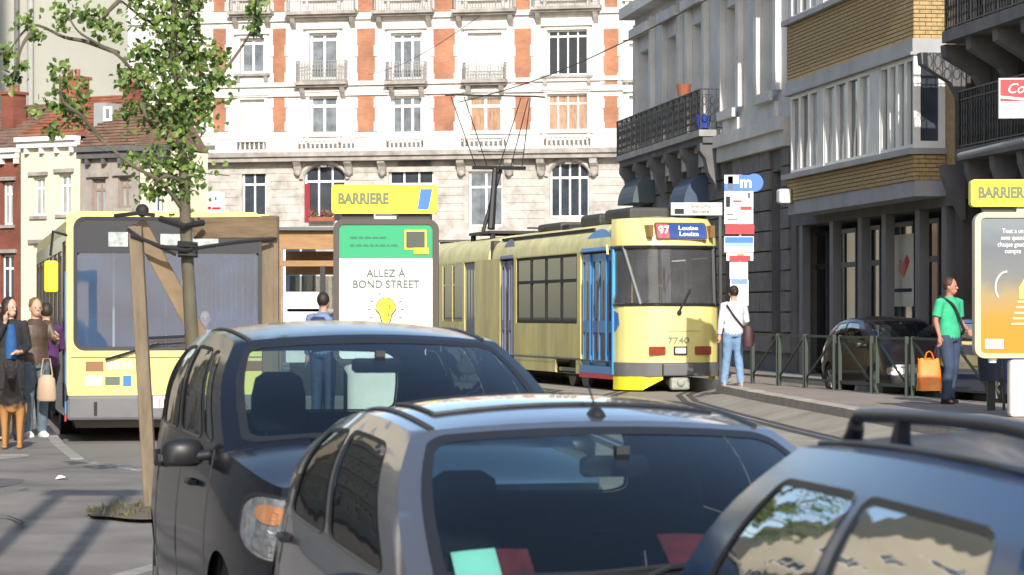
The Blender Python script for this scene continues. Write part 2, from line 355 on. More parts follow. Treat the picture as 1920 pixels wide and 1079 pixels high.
def wall(b, u0, u1, z0, z1, holes, depth, w=0):
    us = sorted({u0, u1, *[min(u1, max(u0, h[k])) for h in holes for k in (0, 1)]}); zs = sorted({z0, z1, *[min(z1, max(z0, h[k])) for h in holes for k in (2, 3)]})
    for a, c in zip(us, us[1:]):
        for e, f in zip(zs, zs[1:]):
            um, zm = (a+c)/2, (e+f)/2
            if any(h[0] < um < h[1] and h[2] < zm < h[3] for h in holes): continue
            b.quad((a, w, e), (c, w, e), (c, w, f), (a, w, f))
    for h in holes:
        a, c, e, f = max(h[0], u0), min(h[1], u1), max(h[2], z0), min(h[3], z1); d = w+depth
        b.quad((a, w, e), (a, w, f), (a, d, f), (a, d, e)); b.quad((c, w, e), (c, d, e), (c, d, f), (c, w, f))
        b.quad((a, w, f), (c, w, f), (c, d, f), (a, d, f)); b.quad((a, w, e), (a, d, e), (c, d, e), (c, w, e))
def window(par, r, w, nx=2, tr=None, fw=.07, fm=None, gm=None, T=None, shut=False, th=.06, name='window', op=None):
    u0, u1, z0, z1 = r; b = MB(T); fm = fm or white; e = .003
    u0 += e; u1 -= e; z0 += e; z1 -= e
    if shut:
        b.box(u0, u1, w-.02, w+.02, z0, z1); k = z0+.08
        while k < z1: b.box(u0+.01, u1-.01, w-.028, w-.0215, k, k+.045); k += .11
        return b.build('shutter', shutter, par)
    b.box(u0, u0+fw, w, w+th, z0, z1); b.box(u1-fw, u1, w, w+th, z0, z1); b.box(u0+fw, u1-fw, w, w+th, z0, z0+fw); b.box(u0+fw, u1-fw, w, w+th, z1-fw, z1)
    for i in range(1, nx):
        x = lerp(u0, u1, i/nx); b.box(x-fw*.5, x+fw*.5, w+.004, w+th-.004, z0+fw, z1-fw)
    if tr: zz = lerp(z0, z1, tr); b.box(u0+fw, u1-fw, w-.006, w+th-.008, zz-fw*.6, zz+fw*.6)
    o = b.build(name, fm, par)
    g = MB(T); g.quad((u0+fw*.5, w+th*.55, z0+fw*.5), (u1-fw*.5, w+th*.55, z0+fw*.5), (u1-fw*.5, w+th*.55, z1-fw*.5), (u0+fw*.5, w+th*.55, z1-fw*.5))
    if gm is not None and nx*(2 if tr else 1) > 0: g.build('pane', gm, o)
    return o
def railing(par, u0, u1, z0, z1, w, depth, mat, T=None, step=.13, curl=False, name='balcony_railing'):
    b = MB(T)
    def run(a, c):
        a = Vector(a); c = Vector(c); n = max(2, int((c-a).length/step))
        b.bar(a+Vector((0, 0, z1)), c+Vector((0, 0, z1)), .05, .03); b.bar(a+Vector((0, 0, z0+.05)), c+Vector((0, 0, z0+.05)), .035, .025)
        b.bar(a+Vector((0, 0, z1-.16)), c+Vector((0, 0, z1-.16)), .02, .02)
        for i in range(n+1):
            q = a.lerp(c, i/n); b.bar(q+Vector((0, 0, z0)), q+Vector((0, 0, z1)), .022 if i % 5 else .04, .022 if i % 5 else .04)
            if curl and i < n:
                m = a.lerp(c, (i+.5)/n); d = (c-a).normalized()*step*.42; hh = (z1-z0)
                for zc, rr in ((.28, .1), (.5, .13), (.72, .1)):
                    pts = [m+d*math.cos(t*.785)+Vector((0, 0, z0+hh*zc+rr*hh*math.sin(t*.785))) for t in range(9)]
                    b.tube(pts, .011, 4, cap=False)
    run((u0, w-depth, 0), (u1, w-depth, 0)); run((u0, w-depth, 0), (u0, w, 0)); run((u1, w-depth, 0), (u1, w, 0))
    return b.build(name, mat, par)
# ---------------------------------------------------------------- the white and orange apartment block
A = Fac('apartment_building', 'white stucco apartment block with orange brick strips, carved stone floor and small balconies', 'building', 780, 149, R(-13.5))
o = A.o; WT = whitest
cols = {'a': (450, 496), 'b': (580, 633), 'c': (733, 791), 'd': (877, 941), 'e': (1026, 1101), 'f': (1180, 1215), 'z': (335, 388)}
rows = {0: (-95, -3), 1: (62, 149), 2: (180, 252)}
cut = {('a', 1): (72, 138), ('a', 2): (187, 262), ('e', 1): (56, 141), ('e', 2): (176, 245), ('f', 1): (82, 150), ('z', 1): (80, 140)}
holes = {}
for c, (x0, x1) in cols.items():
    for r_, (y0, y1) in rows.items():
        yy = cut.get((c, r_), (y0, y1)); holes[c, r_] = A.rect(x0, x1, yy[0], yy[1])
g3 = {'a': (453, 498, 322, 408), 'b': (570, 647, 310, 418), 'c': (728, 812, 316, 420), 'd': (878, 942, 322, 425), 'e': (1030, 1104, 304, 408), 'z': (330, 385, 320, 410)}
h3 = {c: A.rect(*v) for c, v in g3.items()}
uL, uR = A.u(240), A.u(1260); zc = A.z(780, 286); ztop = A.z(780, -160)
b = MB(); wall(b, uL, uR, zc, ztop, list(holes.values()), .42); b.box(uL, uR, .42, 12, zc, ztop); b.build('wall', WT, o)
shop = [A.rect(x-32, x+32, 450, 640) for x in (300, 420, 560, 700, 850, 1000, 1150)]
b = MB(); wall(b, uL, uR, 0, zc, list(h3.values())+shop, .45, .05); b.box(uL, uR, .52, 12, 0, zc); b.build('stone_wall', stone, o)
for q in shop: window(o, q, .35, 2, .75, .1, white, pane_d)
# rusticated courses on the stone floor
k = 0
for j in range(1, 9):
    zz = lerp(A.z(780, 420), zc, j/9)
    b = MB()
    segs = [uL]+[v for q in sorted(h3.values()) if q[2] < zz < q[3] for v in (q[0]-.25, q[1]+.25)]+[uR]
    for u0, u1 in zip(segs[::2], segs[1::2]): b.box(u0, u1, .02, .048, zz-.19, zz+.17)
    b.build('stone_course', stone, o)
for (c, r_), q in holes.items():
    wide = c in 'e'; wd = q[1]-q[0]
    gm = {('e', 1): pane_k, ('e', 2): pane_o, ('d', 2): pane_o, ('b', 1): pane_m, ('c', 1): pane_m, ('b', 2): pane_m, ('c', 2): pane_m, ('a', 1): pane_m}.get((c, r_), pane_m)
    window(o, q, .22, 4 if c == 'e' else (3 if c == 'c' else 2), .74 if r_ != 1 else .86, .13 if c != 'e' else .085, white, gm, shut=(c, r_) in (('d', 1), ('a', 2)))
    b = MB(); b.box(q[0]-.18, q[0], -.06, -.0, q[2], q[3]+.2); b.box(q[1], q[1]+.18, -.06, -.0, q[2], q[3]+.2); b.box(q[0], q[1], -.07, .0, q[3], q[3]+.2)
    b.box(q[0]-.3, q[1]+.3, -.2, -.003, q[3]+.2, q[3]+.32); b.build('window_surround', WT, o)
    b = MB(); b.box(q[0]-.32, q[1]+.32, -.22, -.003, q[2]-.15, q[2]-.01)
    for x in (q[0]-.2, q[1]): b.prism([(-.003, q[2]-.15), (-.18, q[2]-.15), (-.1, q[2]-.45), (-.003, q[2]-.6)], x, x+.2, 'x')
    b.build('window_sill', corn if r_ == 1 else WT, o)
# brick strips between white bands
for x0, x1 in ((365, 377), (400, 424), (512, 536), (670, 703), (813, 853), (965, 996), (1132, 1160), (1228, 1250)):
    for (y0, y1) in ((-85, 22), (54, 158), (180, 247)):
        q = A.rect(x0, x1, y0, y1); b = MB(); b.box(q[0], q[1], -.05, -.004, q[2], q[3]); b.build('brick_strip', orange, o)
        b = MB()
        n = int((q[3]-q[2])/.62)
        for i in range(n):                        # toothed white quoins nibbling the strip edges
            if i % 2: continue
            z0 = lerp(q[2], q[3], i/n); hq = (q[3]-q[2])/n*.8
            b.box(q[0]-.16, q[0]+.05, -.07, -.003, z0, z0+hq); b.box(q[1]-.05, q[1]+.16, -.07, -.003, z0, z0+hq)
        b.build('quoins', WT, o)['kind'] = 'stuff'
for (y0, y1) in ((24, 34), (150, 158), (168, 177), (247, 256)):
    b = MB(); q = A.rect(400, 1190, y0, y1); b.box(uL, uR, -.14, -.075, q[2], q[3]); b.build('string_course', WT, o)
# projecting stone balcony ledge with balusters
q = A.rect(400, 1190, 283, 292); b = MB(); b.box(uL, uR, -.75, .02, q[2], q[3]); b.box(uL, uR, -.6, .02, q[2]-.25, q[2]-.003); b.build('cornice', corn, o)
q2 = A.rect(400, 1190, 258, 283)
b = MB(); b.box(uL, uR, -.66, -.46, q2[3]-.14, q2[3]); b.box(uL, uR, -.66, -.46, q2[2], q2[2]+.1)
pans = [(405, 445), (500, 560), (665, 725), (795, 865), (950, 1020), (1108, 1180)]
for x0, x1 in pans: b.box(A.u(x0, -.5), A.u(x1, -.5), -.64, -.48, q2[2]+.1, q2[3]-.14)
b.build('balustrade', WT, o)
bal = None
for x0, x1 in ((447, 499), (562, 663), (727, 793), (867, 948), (1022, 1106)):
    u0, u1 = A.u(x0, -.5), A.u(x1, -.5); n = int((u1-u0)/.24)
    for i in range(n):
        u = lerp(u0, u1, (i+.5)/n)
        if bal is None:
            zz0, zz1 = q2[2]+.1, q2[3]-.14; hh = zz1-zz0; b = MB(); b.rings([(0, 0, 0, .05, .05), (0, 0, hh*.15, .04, .04), (0, 0, hh*.4, .075, .075), (0, 0, hh*.75, .035, .035), (0, 0, hh, .05, .05)], 8)
            bal = b.build('baluster', WT, o, sharp=60); bal.location = (u, -.56, zz0)
        else: k = bal.copy(); COL.objects.link(k); k.location.x = u
# little balconies
for c, x0, x1, y0, y1, ri in (('b', 556, 646, 114, 152, 1), ('c', 724, 795, 116, 151, 1), ('d', 868, 945, 117, 148, 1), ('b', 538, 664, -16, 20, 0), ('c', 700, 808, -14, 18, 0), ('d', 850, 962, -16, 16, 0), ('e', 998, 1122, -14, 10, 0), ('a', 430, 505, -14, 20, 0)):
    q = A.rect(x0, x1, y0, y1, -.55); railing(o, q[0], q[1], q[2], q[3], 0, .55, M('grey painted iron', (.30, .29, .28), .5), step=.15, curl=ri == 1)
    b = MB(); b.box(q[0]-.1, q[1]+.1, -.68, -.004, q[2]-.2, q[2]-.02); b.box(q[0]-.04, q[1]+.04, -.5, -.006, q[2]-.32, q[2]-.203)
    for x in (q[0]+.1, q[1]-.35): b.prism([(-.008, q[2]-.32), (-.45, q[2]-.32), (-.3, q[2]-.6), (-.008, q[2]-.95)], x, x+.25, 'x')
    b.build('balcony_slab', corn, o)
for x in (718, 866, 956, 1016, 1115, 560, 655):  # big corbels under the ledge
    u = A.u(x); z1 = A.z(x, 296); b = MB(); b.prism([(.045, z1), (-.52, z1), (-.5, z1-.3), (-.3, z1-.5), (-.2, z1-.85), (.045, z1-1.0)], u-.2, u+.2, 'x'); b.ell((u, -.2, z1-.85), (.17, .12, .17), 8, 6); b.build('corbel', corn, o)
for c, q in h3.items():
    gm = pane_m if c in 'd' else pane_d
    if c in 'be':
        n = 12; um = (q[0]+q[1])/2; hw = (q[1]-q[0])/2; rise = .75; b = MB()   # arched stone head filling the corners
        pts = [(um-hw*math.cos(math.pi*i/n), q[3]-rise+rise*math.sin(math.pi*i/n)) for i in range(n+1)]
        for i in range(n):
            (a, za), (c2, zb) = pts[i], pts[i+1]
            b.add([(a, .04, za), (c2, .04, zb), (c2, .04, q[3]+.02), (a, .04, q[3]+.02), (a, .3, za), (c2, .3, zb)], [(0, 1, 2, 3), (0, 4, 5, 1)])
        b.build('arch_head', stone, o)
        b = MB(); b.tube([(um-(hw+.16)*math.cos(math.pi*i/n), -.02, q[3]-rise+(rise+.16)*math.sin(math.pi*i/n)) for i in range(n+1)], .13, 6); b.build('arch_moulding', stone, o)
        b = MB(); b.prism([(um-.16, q[3]-.12), (um+.16, q[3]-.12), (um+.24, q[3]+.5), (um-.24, q[3]+.5)], -.18, .04, 'y'); b.build('keystone', corn, o)
    window(o, q, .24, 4 if c == 'e' else (3 if c in 'cb' else 2), .72, .1, M('dark red frame', (.3, .03, .04), .5) if 0 else white, gm)
q = A.rect(572, 581, 345, 416, .15); b = MB(); b.box(q[0], q[1], .12, .2, q[2], q[3]); b.build('door_leaf', M('dark red paint', (.28, .02, .03), .5), o)['label'] = 'dark red door leaf'
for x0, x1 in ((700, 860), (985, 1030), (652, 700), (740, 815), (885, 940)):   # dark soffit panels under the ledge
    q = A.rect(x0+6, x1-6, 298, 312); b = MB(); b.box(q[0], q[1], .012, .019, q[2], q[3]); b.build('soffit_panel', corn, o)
for i, (x, n) in enumerate(((604, 9), (741, 5))):
    q = A.rect(x-24, x+22, 392, 415, -.3); t = thing('flower_box', ['window box of pink and red flowers on the arched first floor window'][0] if i == 0 else 'small flowering plant on the sill left of the yellow stop sign mast', 'flower box', A.o.matrix_basis @ Vector((q[0], 0, q[2])), A.o.rotation_euler.z) if i == 0 else None
    if t is None: continue
    b = MB(); b.box(0, q[1]-q[0], -.42, -.13, 0, .22); b.build('planter', M('terracotta', (.3, .1, .05), .8), t)
    for nm, cc in (('flowers', (.5, .05, .12)), ('leaves', (.06, .12, .03))):
        b = MB()
        for k in range(60):
            c = Vector((random.uniform(0, q[1]-q[0]), random.uniform(-.45, -.1), random.uniform(.2, .62))); d = Vector([random.uniform(-1, 1) for _ in range(3)]).normalized()*.07; e = d.orthogonal().normalized()*.06
            b.add([c-d, c-e, c+d, c+e], [(0, 1, 2, 3)])
        b.build(nm, M('mat '+nm, cc, .7, var=.4, scale=8), t)['kind'] = 'stuff'
# small shop sign on the white wall
q = A.rect(370, 420, 362, 402, -.1); s = thing('shop_sign', 'white sign with a red line of lettering on the white facade behind the tree', 'sign', A.o.matrix_basis @ Vector((q[0], -.1, q[2])), A.o.rotation_euler.z)
b = MB(); b.box(0, q[1]-q[0], 0, .08, 0, q[3]-q[2]); b.build('board', plw, s)
b = MB(); b.box(.1, .8, -.006, -.002, .25, .42); b.box(.85, 1.35, -.006, -.002, .25, .38); b.build('lettering', red, s)
b = MB(); b.box(1.0, 1.12, -.006, -.002, .75, .95); b.build('logo', blue, s)
# ---------------------------------------------------------------- old row on the left
ang = R(-30.5)
def rowhouse(name, label, px0, px1, Yc, y_eave, ycorn, wallm, roofm, wins, px_ref=40, y_ridge=165, frame=white, dp=5.5):
    f = Fac(name, label, 'house', px0, Yc, ang); u1 = f.u(px1); ze = f.z(px0, y_eave)
    hs = [f.rect(*w_) for w_ in wins]
    b = MB(); wall(b, 0, u1-.01, 0, ze, hs, .3); b.box(0, u1-.01, .3, dp*1.9, 0, ze); b.build('wall', wallm, f.o)
    for q in hs:
        window(f.o, q, .2, 2, .72, .1, frame, pane_l if random.random() < .5 else pane_d)
        b = MB(); b.box(q[0]-.15, q[1]+.15, -.12, -.003, q[2]-.16, q[2]-.01); b.box(q[0]-.2, q[1]+.2, -.16, -.003, q[3]+.08, q[3]+.26); b.build('window_sill', corn, f.o)
    b = MB(); b.box(-.05, u1-.03, -.45, .05, ze+.002, ze+.22); b.box(-.03, u1-.05, -.3, -.003, ze-.28, ze); b.build('cornice', ycorn, f.o)
    b = MB(); k = .4
    while k < u1-.2: b.box(k, k+.16, -.26, -.004, ze-.55, ze-.285); k += .9
    b.build('cornice_bracket', ycorn, f.o)
    zr = f.z(px0, y_ridge)
    b = MB(); b.add([(0, -.3, ze+.225), (u1-.02, -.3, ze+.225), (u1-.02, dp, zr), (0, dp, zr), (0, dp*2, ze), (u1-.02, dp*2, ze)], [(0, 1, 2, 3), (3, 2, 5, 4), (0, 3, 4), (1, 5, 2)]); b.build('roof', roofm, f.o)
    b = MB(); n = 13
    for i in range(n): t = (i+.5)/n; b.box(0, u1-.02, lerp(-.3, dp, t)-.1, lerp(-.3, dp, t)+.1, lerp(ze+.22, zr, t)-.02, lerp(ze+.22, zr, t)+.045)
    b.build('tile_courses', roofm, f.o)['kind'] = 'stuff'
    return f
rh1 = rowhouse('brick_house', 'red brick house with a pale blue window at the left edge', -110, 38, 139, 292, white, redbrick, tiles_b, [(4, 24, 342, 422), (2, 26, 478, 570), (-60, -38, 342, 422)], y_ridge=185)
rh2 = rowhouse('terraced_house', 'cream rendered house with moulded window heads and a clay tile roof', 39, 151, 130, 268, white, cream, tiles_r, [(62, 84, 333, 405), (110, 133, 327, 402), (62, 84, 460, 560), (110, 133, 460, 560)], y_ridge=172, dp=4)
rh3 = rowhouse('terraced_house', 'grey stone house with a dark gutter and brown tiled roof', 152, 262, 121, 287, dkstone, greyrender, tiles_b, [(172, 198, 336, 406), (221, 246, 333, 390), (172, 198, 470, 570)], y_ridge=195, dp=2.3, frame=M('weathered brown frame', (.3, .22, .17), .6))
rh4 = rowhouse('terraced_house', 'pale stone house half hidden behind the young tree crown', 263, 322, 114.5, 285, dkstone, cream, tiles_b, [(285, 305, 335, 400), (285, 305, 470, 570)], y_ridge=225, dp=1.3)
# roof light and chimneys
q = rh3.rect(192, 214, 195, 240, 1.8); b = MB(); b.box(q[0], q[1], 1.2, 3.2, q[2], q[3]); b.build('dormer', M('grey zinc', (.42, .44, .44), .5, .3), rh3.o)
q = rh3.rect(195, 211, 200, 228, 1.19); window(rh3.o, q, 1.12, 1, None, .12, white, pane_m)
for f, x0, x1, y0, y1, m_ in ((rh1, 10, 32, 178, 232, redbrick), (rh2, 118, 150, 150, 230, tiles_r), (rh3, 238, 256, 165, 220, redbrick)):
    q = f.rect(x0, x1, y0, y1, 2.5); b = MB(); b.box(q[0], q[1], 2.2, 3.2, q[2]-1, q[3]); b.box(q[0]-.1, q[1]+.1, 2.1, 3.3, q[3]+.001, q[3]+.15); b.build('chimney', m_, f.o)
    for k in (0.3, .7): b = MB(); b.cyl((lerp(q[0], q[1], k), 2.7, q[3]+.33), 'z', .13, .36, 10); b.build('chimney_pot', M('terracotta pot', (.3, .12, .07), .8), f.o)
# tall blank wall behind them
B = Fac('blank_building', 'tall blank beige party wall with two grey downpipes behind the old houses', 'building', -200, 172, R(-12)); u1 = B.u(368); zt = B.z(-200, -250)
b = MB(); b.box(0, u1, 0, 14, 0, zt); b.build('wall', beige, B.o)
for x, r_ in ((34, .16), (60, .2)):
    b = MB(); u = B.u(x); b.cyl((u, -r_-.05, zt/2), 'z', r_, zt, 12); b.build('downpipe', M('grey pipe', (.15, .15, .15), .5) if x < 50 else M('pale pipe', (.36, .36, .33), .5), B.o)
for i in range(7):
    b = MB(); z = zt*(i+.5)/7; b.box(.01, u1-.01, -.02, -.003, z, z+.05); b.build('render_joint', M('joint beige', (.44, .42, .34), .9), B.o)
# ---------------------------------------------------------------- right hand side
RA = math.atan2(-1, .1365)
Y0 = 90.3
C = Fac('stone_building', 'weathered grey stone town house with a long iron balcony over dark rusticated ground floor', 'building', 1190, Y0, RA)
uE = C.u(1483); Zb = C.z(1314, 268)
wins = [(1200, 1224, 84, 236), (1252, 1276, 60, 218), (1299, 1324, 40, 196)]
hs = [C.rect(*q) for q in wins]; zt1 = C.z(1373, 10); 
hs = [(q[0], q[1], Zb+.1, zt1) for q in hs]
for x0, x1, yb in ((1362, 1388, 203), (1430, 1458, 172)): q = C.rect(x0, x1, 10, yb); hs.append((q[0], q[1], q[2], zt1))
up = [(q[0], q[1], zt1+2.2, zt1+5) for q in hs]
b = MB(); wall(b, 0, uE, Zb, zt1+8, hs+up, .45); b.box(0, uE, .45, 9, Zb, zt1+8); b.quad((0, 0, Zb), (0, 9, Zb), (0, 9, zt1+8), (0, 0, zt1+8)); b.quad((uE, 0, Zb), (uE, .45, Zb), (uE, .45, zt1+8), (uE, 0, zt1+8)); b.build('wall', ltstone, C.o)
for q in hs+up:
    window(C.o, q, .33, 2, .75, .12, white, pane_l)
    b = MB(); b.box(q[0]-.42, q[0]-.08, -.16, -.003, q[2]-.05, q[3]+.9); b.box(q[1]+.08, q[1]+.42, -.16, -.003, q[2]-.05, q[3]+.9); b.box(q[0]-.45, q[1]+.45, -.3, -.163, q[3]+.45, q[3]+.75); b.build('pilaster', ltstone, C.o)
    b = MB(); b.box(q[0]-.12, q[1]+.12, -.26, -.165, q[2]-.3, q[2]-.06); b.box(q[0]-.05, q[1]+.05, -.1, -.003, q[2]-1.0, q[2]-.31); b.build('window_sill', ltstone, C.o)
for i in range(len(hs)): pass
b = MB(); b.box(-.1, uE+.02, -.32, -.003, Zb-.35, Zb-.02); b.box(-.1, uE+.02, -.2, -.004, Zb-.75, Zb-.352); b.build('string_course', ltstone, C.o)
b = MB(); b.box(-.15, uE, -.5, -.003, zt1+1.15, zt1+1.5); b.build('string_course', ltstone, C.o)
ghs = [C.rect(x0, x1, 330, 640) for x0, x1 in ((1206, 1226), (1258, 1278), (1306, 1326), (1362, 1376), (1448, 1466))]
ghs = [(q[0], q[1], .5, Zb-1.3) for q in ghs]
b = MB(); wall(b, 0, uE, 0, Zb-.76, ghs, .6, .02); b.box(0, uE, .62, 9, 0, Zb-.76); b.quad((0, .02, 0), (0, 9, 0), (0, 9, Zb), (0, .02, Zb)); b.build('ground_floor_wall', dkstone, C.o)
for q in ghs: window(C.o, q, .5, 2, .7, .1, M('dark frame', (.05, .05, .055), .5), pane_k)
zz = .6
import itertools
gap = [0]+[v for q in ghs for v in (q[0]-.1, q[1]+.1)]+[uE]
while zz < Zb-1.2:                                # rusticated blocks
    for u0, u1 in zip(gap[::2], gap[1::2]):
        n = max(1, int(round((u1-u0)/1.0)))
        for i in range(n):
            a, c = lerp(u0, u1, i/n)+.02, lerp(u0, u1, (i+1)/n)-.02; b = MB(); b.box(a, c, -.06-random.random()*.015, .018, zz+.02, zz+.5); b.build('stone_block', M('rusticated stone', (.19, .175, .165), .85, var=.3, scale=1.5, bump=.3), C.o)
    zz += .52
# balcony
u0, u1 = C.u(1157, -.67), C.u(1314, -.67); dk = M('dirty pale slab', (.3, .29, .27), .8, var=.3)
b = MB(); b.box(u0, u1, -.72, -.004, Zb-.02, Zb+.16); b.build('balcony_slab', dk, C.o)
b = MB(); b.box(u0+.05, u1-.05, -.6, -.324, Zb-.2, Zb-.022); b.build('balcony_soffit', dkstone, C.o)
railing(C.o, u0+.03, u1-.03, Zb+.17, Zb+1.28, 0, .67, iron, step=.17, curl=True)
k = u0+.3
while k < u1:
    b = MB(); z = Zb-.205; b.prism([(-.2, z), (-.66, z), (-.66, z-.2), (-.5, z-.42), (-.42, z-.8), (-.22, z-1.15), (-.2, z-1.3)], k, k+.45, 'x'); b.build('console_bracket', dkstone, C.o); k += (u1-u0-.9)/5
for i, (x, mt, lb, h_) in enumerate(((1279, M('terracotta', (.3, .1, .05), .8), 'terracotta flower pot on the iron balcony rail', .35), (1335, M('blue cloth', (.02, .05, .35), .8), 'blue plastic crate at the near end of the iron balcony', .4))):
    b = MB(); u = C.u(1279, -.6) if i == 0 else u1-.25; zz = Zb+1.3 if i == 0 else Zb+.17
    P_ = C.o.matrix_basis @ Vector((u, -.55, zz))
    b.rings([(0, 0, 0, .16, .16), (0, 0, h_, .22, .22), (0, 0, h_, .18, .18), (0, 0, h_-.1, .17, .17)], 12); q = b.build('flower_pot' if i == 0 else 'crate', mt); q.location = P_; tag(q, lb, 'flower pot' if i == 0 else 'crate')
# small awnings below the balcony
for x0, lb in ((1206, 'pale blue rolled awning over the far shop window'), (1306, 'blue rolled awning over the shop window by the stop sign')):
    q = C.rect(x0-4, x0+26, 330, 372); b = MB(); n = 8
    b.prism([(0, 0)]+[(-.7*math.sin(math.pi/2*i/n), -.9+.9*math.cos(math.pi/2*i/n)) for i in range(n+1)]+[(0, -.9)], 0, q[1]-q[0], 'x')
    a = b.build('awning', M('awning blue'+str(x0), (.06, .09, .15) if x0 > 1250 else (.09, .12, .13), .8)); a.location = C.o.matrix_basis @ Vector((q[0], -.07, q[3])); a.rotation_euler.z = RA; tag(a, lb, 'awning')
# yellow brick building with an oriel
D = Fac('brick_building', 'modern yellow brick building with a projecting white framed window bay', 'building', 1483, Y0*0+ (16.3/((1483-960)/F+.1365)), RA)
uE = D.u(1790); w0 = -.67
ub0, ub1 = D.u(1475, w0), D.u(1713, w0)
zS = D.z(1713, 278, w0); zB = D.z(1713, 368, w0); zH = D.z(1713, 103, w0); zL = D.z(1713, 72, w0); zS2 = D.z(1468, 46, w0)
TR = None
b = MB(); b.box(0, uE, 0, 9, zB+.35, zS2+6); b.build('wall', ybrick, D.o)
b = MB(); b.box(ub0, ub1, w0+.03, -.004, zB, zB+.32); b.build('bay_underside', concrete, D.o)
b = MB(); b.box(ub0, ub1, w0+.015, -.004, zB+.322, zS-.12); b.box(ub0, ub1, w0+.015, -.004, zL, zS2-.1); b.build('spandrel_core', ymortar, D.o)
bh = .083
proto = None
for zA, zE in ((zB+.325, zS-.125), (zL+.002, zS2-.105)):
    n = int((zE-zA)/bh); bb = MB()
    for i in range(n):
        z = zA+(zE-zA)*i/n; hh = (zE-zA)/n-.017
        bb.box(ub0+.01, ub1-.24, w0, w0+.014, z, z+hh)
        x = .0 if i % 2 else -.12                # single bricks on the near end face (and its corner)
        while x < -w0-.03:
            a, c = max(x, 0)+.006, min(x+.24, -w0-.012)-.006
            if c-a > .04:
                b = MB(); j = random.uniform(0, .004); b.box(ub1+.0005, ub1+.014+j, w0+a, w0+c, z, z+hh); b.build('brick', ybrick, D.o)
            x += .24
        b = MB(); b.box(ub1-.235, ub1-.004, w0-.002, w0+.014, z, z+hh); b.build('brick', ybrick, D.o)
    bb.build('brick_courses', ybrick, D.o)['kind'] = 'stuff'
b = MB(); b.box(ub0-.1, ub1+.08, w0-.12, -.004, zS-.12, zS); b.build('bay_sill', concrete, D.o)
b = MB(); b.box(ub0, ub1+.03, w0-.03, -.004, zH+.06, zL-.002); b.build('bay_lintel', concrete, D.o)
b = MB(); b.box(ub0, ub1+.05, w0-.08, -.004, zH-.0, zH+.058); b.build('bay_shadow_lip', concrete, D.o)
b = MB(); b.box(ub0-.1, ub1+.08, w0-.12, -.004, zS2-.1, zS2+.02); b.build('bay_sill', concrete, D.o)
grp = [(1480, 1532), (1543, 1630), (1648, 1711)]
for gi, (x0, x1) in enumerate(grp):
    a, c = D.u(x0, w0), D.u(x1, w0)
    for z0, z1 in ((zS+.002, zH-.003), (zS2+.022, zS2+2.3)):
        n = 4 if gi else 3; 
        for i in range(n):
            window(D.o, (lerp(a, c, i/n), lerp(a, c, (i+1)/n), z0, z1), w0+.03, 1, None, .09, M('aluminium frame', (.62, .62, .60), .4), [pane_m, pane_l, pane_d][(i*2+gi) % 3], th=.16)
for x0, x1 in ((1532, 1543), (1630, 1648)):
    a, c = D.u(x0, w0), D.u(x1, w0); b = MB(); b.box(a, c, w0+.01, w0+.3, zS+.002, zH-.003); b.box(a, c, w0+.01, w0+.3, zS2+.022, zS2+2.3); b.build('bay_pier', M('painted pier', (.6, .6, .58), .6), D.o)
TE = Matrix.Translation((ub1, w0, 0)) @ Matrix.Rotation(R(90), 4, 'Z')   # end face: u runs along +y (into building)
for z0, z1 in ((zS+.002, zH-.003), (zS2+.022, zS2+2.3)):
    window(D.o, (.0, -w0-.01, z0, z1), .0, 1, None, .14, M('bay end white', (.8, .8, .78), .5), pane_d, T=TE, th=.08)
b = MB(); b.box(ub0+.3, ub1-.2, w0+.25, -.01, zS+.003, zH-.004); b.build('bay_room', M('net curtain', (.5, .5, .48), .9, var=.3, scale=3, stretch=(6, 1, .5)), D.o)
# ground floor passage: deep porch with pillars
b = MB(); b.box(0, uE, 3.2, 9, 0, zB+.345); b.box(-.0, uE, 0, 3.2, zB-.2, zB+.345); b.box(0, .5, 0, 3.2, 0, zB-.2); b.build('ground_floor_wall', dkstone, D.o)
for x in (1500, 1557, 1610, 1655, 1718, 1768):
    a = D.u(x); b = MB(); b.box(a-.17, a+.17, .02, .22, 0, zB-.203); b.build('pillar', M('pillar grey', (.14, .14, .15), .6), D.o)
for x0, x1, m_ in ((1505, 1550, pane_k), (1560, 1605, pane_k), (1615, 1650, pane_k), (1665, 1712, pane_d), (1722, 1760, pane_k)):
    a, c = D.u(x0, .5), D.u(x1, .5); window(D.o, (a, c, .2, zB-.35), .5, 2, .75, .1, M('dark shop frame', (.05, .05, .06), .5), m_)
# pale poster in a shop window
q = D.rect(1674, 1712, 440, 575, .4); pst = thing('window_poster', 'cream and red poster hanging in the dark shop window', 'poster', D.o.matrix_basis @ Vector((q[0], .4, q[2])), RA)
b = MB(); b.box(0, q[1]-q[0], 0, .02, 0, q[3]-q[2]); b.build('sheet', M('poster cream', (.62, .6, .5), .7), pst); hh = q[3]-q[2]; ww = q[1]-q[0]
b = MB(); b.prism([(ww*.3, hh*.48), (ww*.55, hh*.4), (ww*.85, hh*.62), (ww*.7, hh*.72), (ww*.5, hh*.6), (ww*.35, hh*.66)], -.006, -.002, 'y'); b.build('print', red, pst)
b = MB(); b.box(ww*.05, ww*.95, -.006, -.002, hh*.2, hh*.25); b.build('print', dark, pst)
# small wall lamp on the yellow brick
q = D.rect(1478, 1490, 355, 382, w0); b = MB(); b.box(0, .35, 0, .3, 0, q[3]-q[2]); a = b.build('wall_lamp', white, bevel=.05); a.location = D.o.matrix_basis @ Vector((q[0]+.1, w0-.32, q[2])); a.rotation_euler.z = RA; tag(a, 'small white box lamp on the corner of the yellow brick bay', 'lamp')
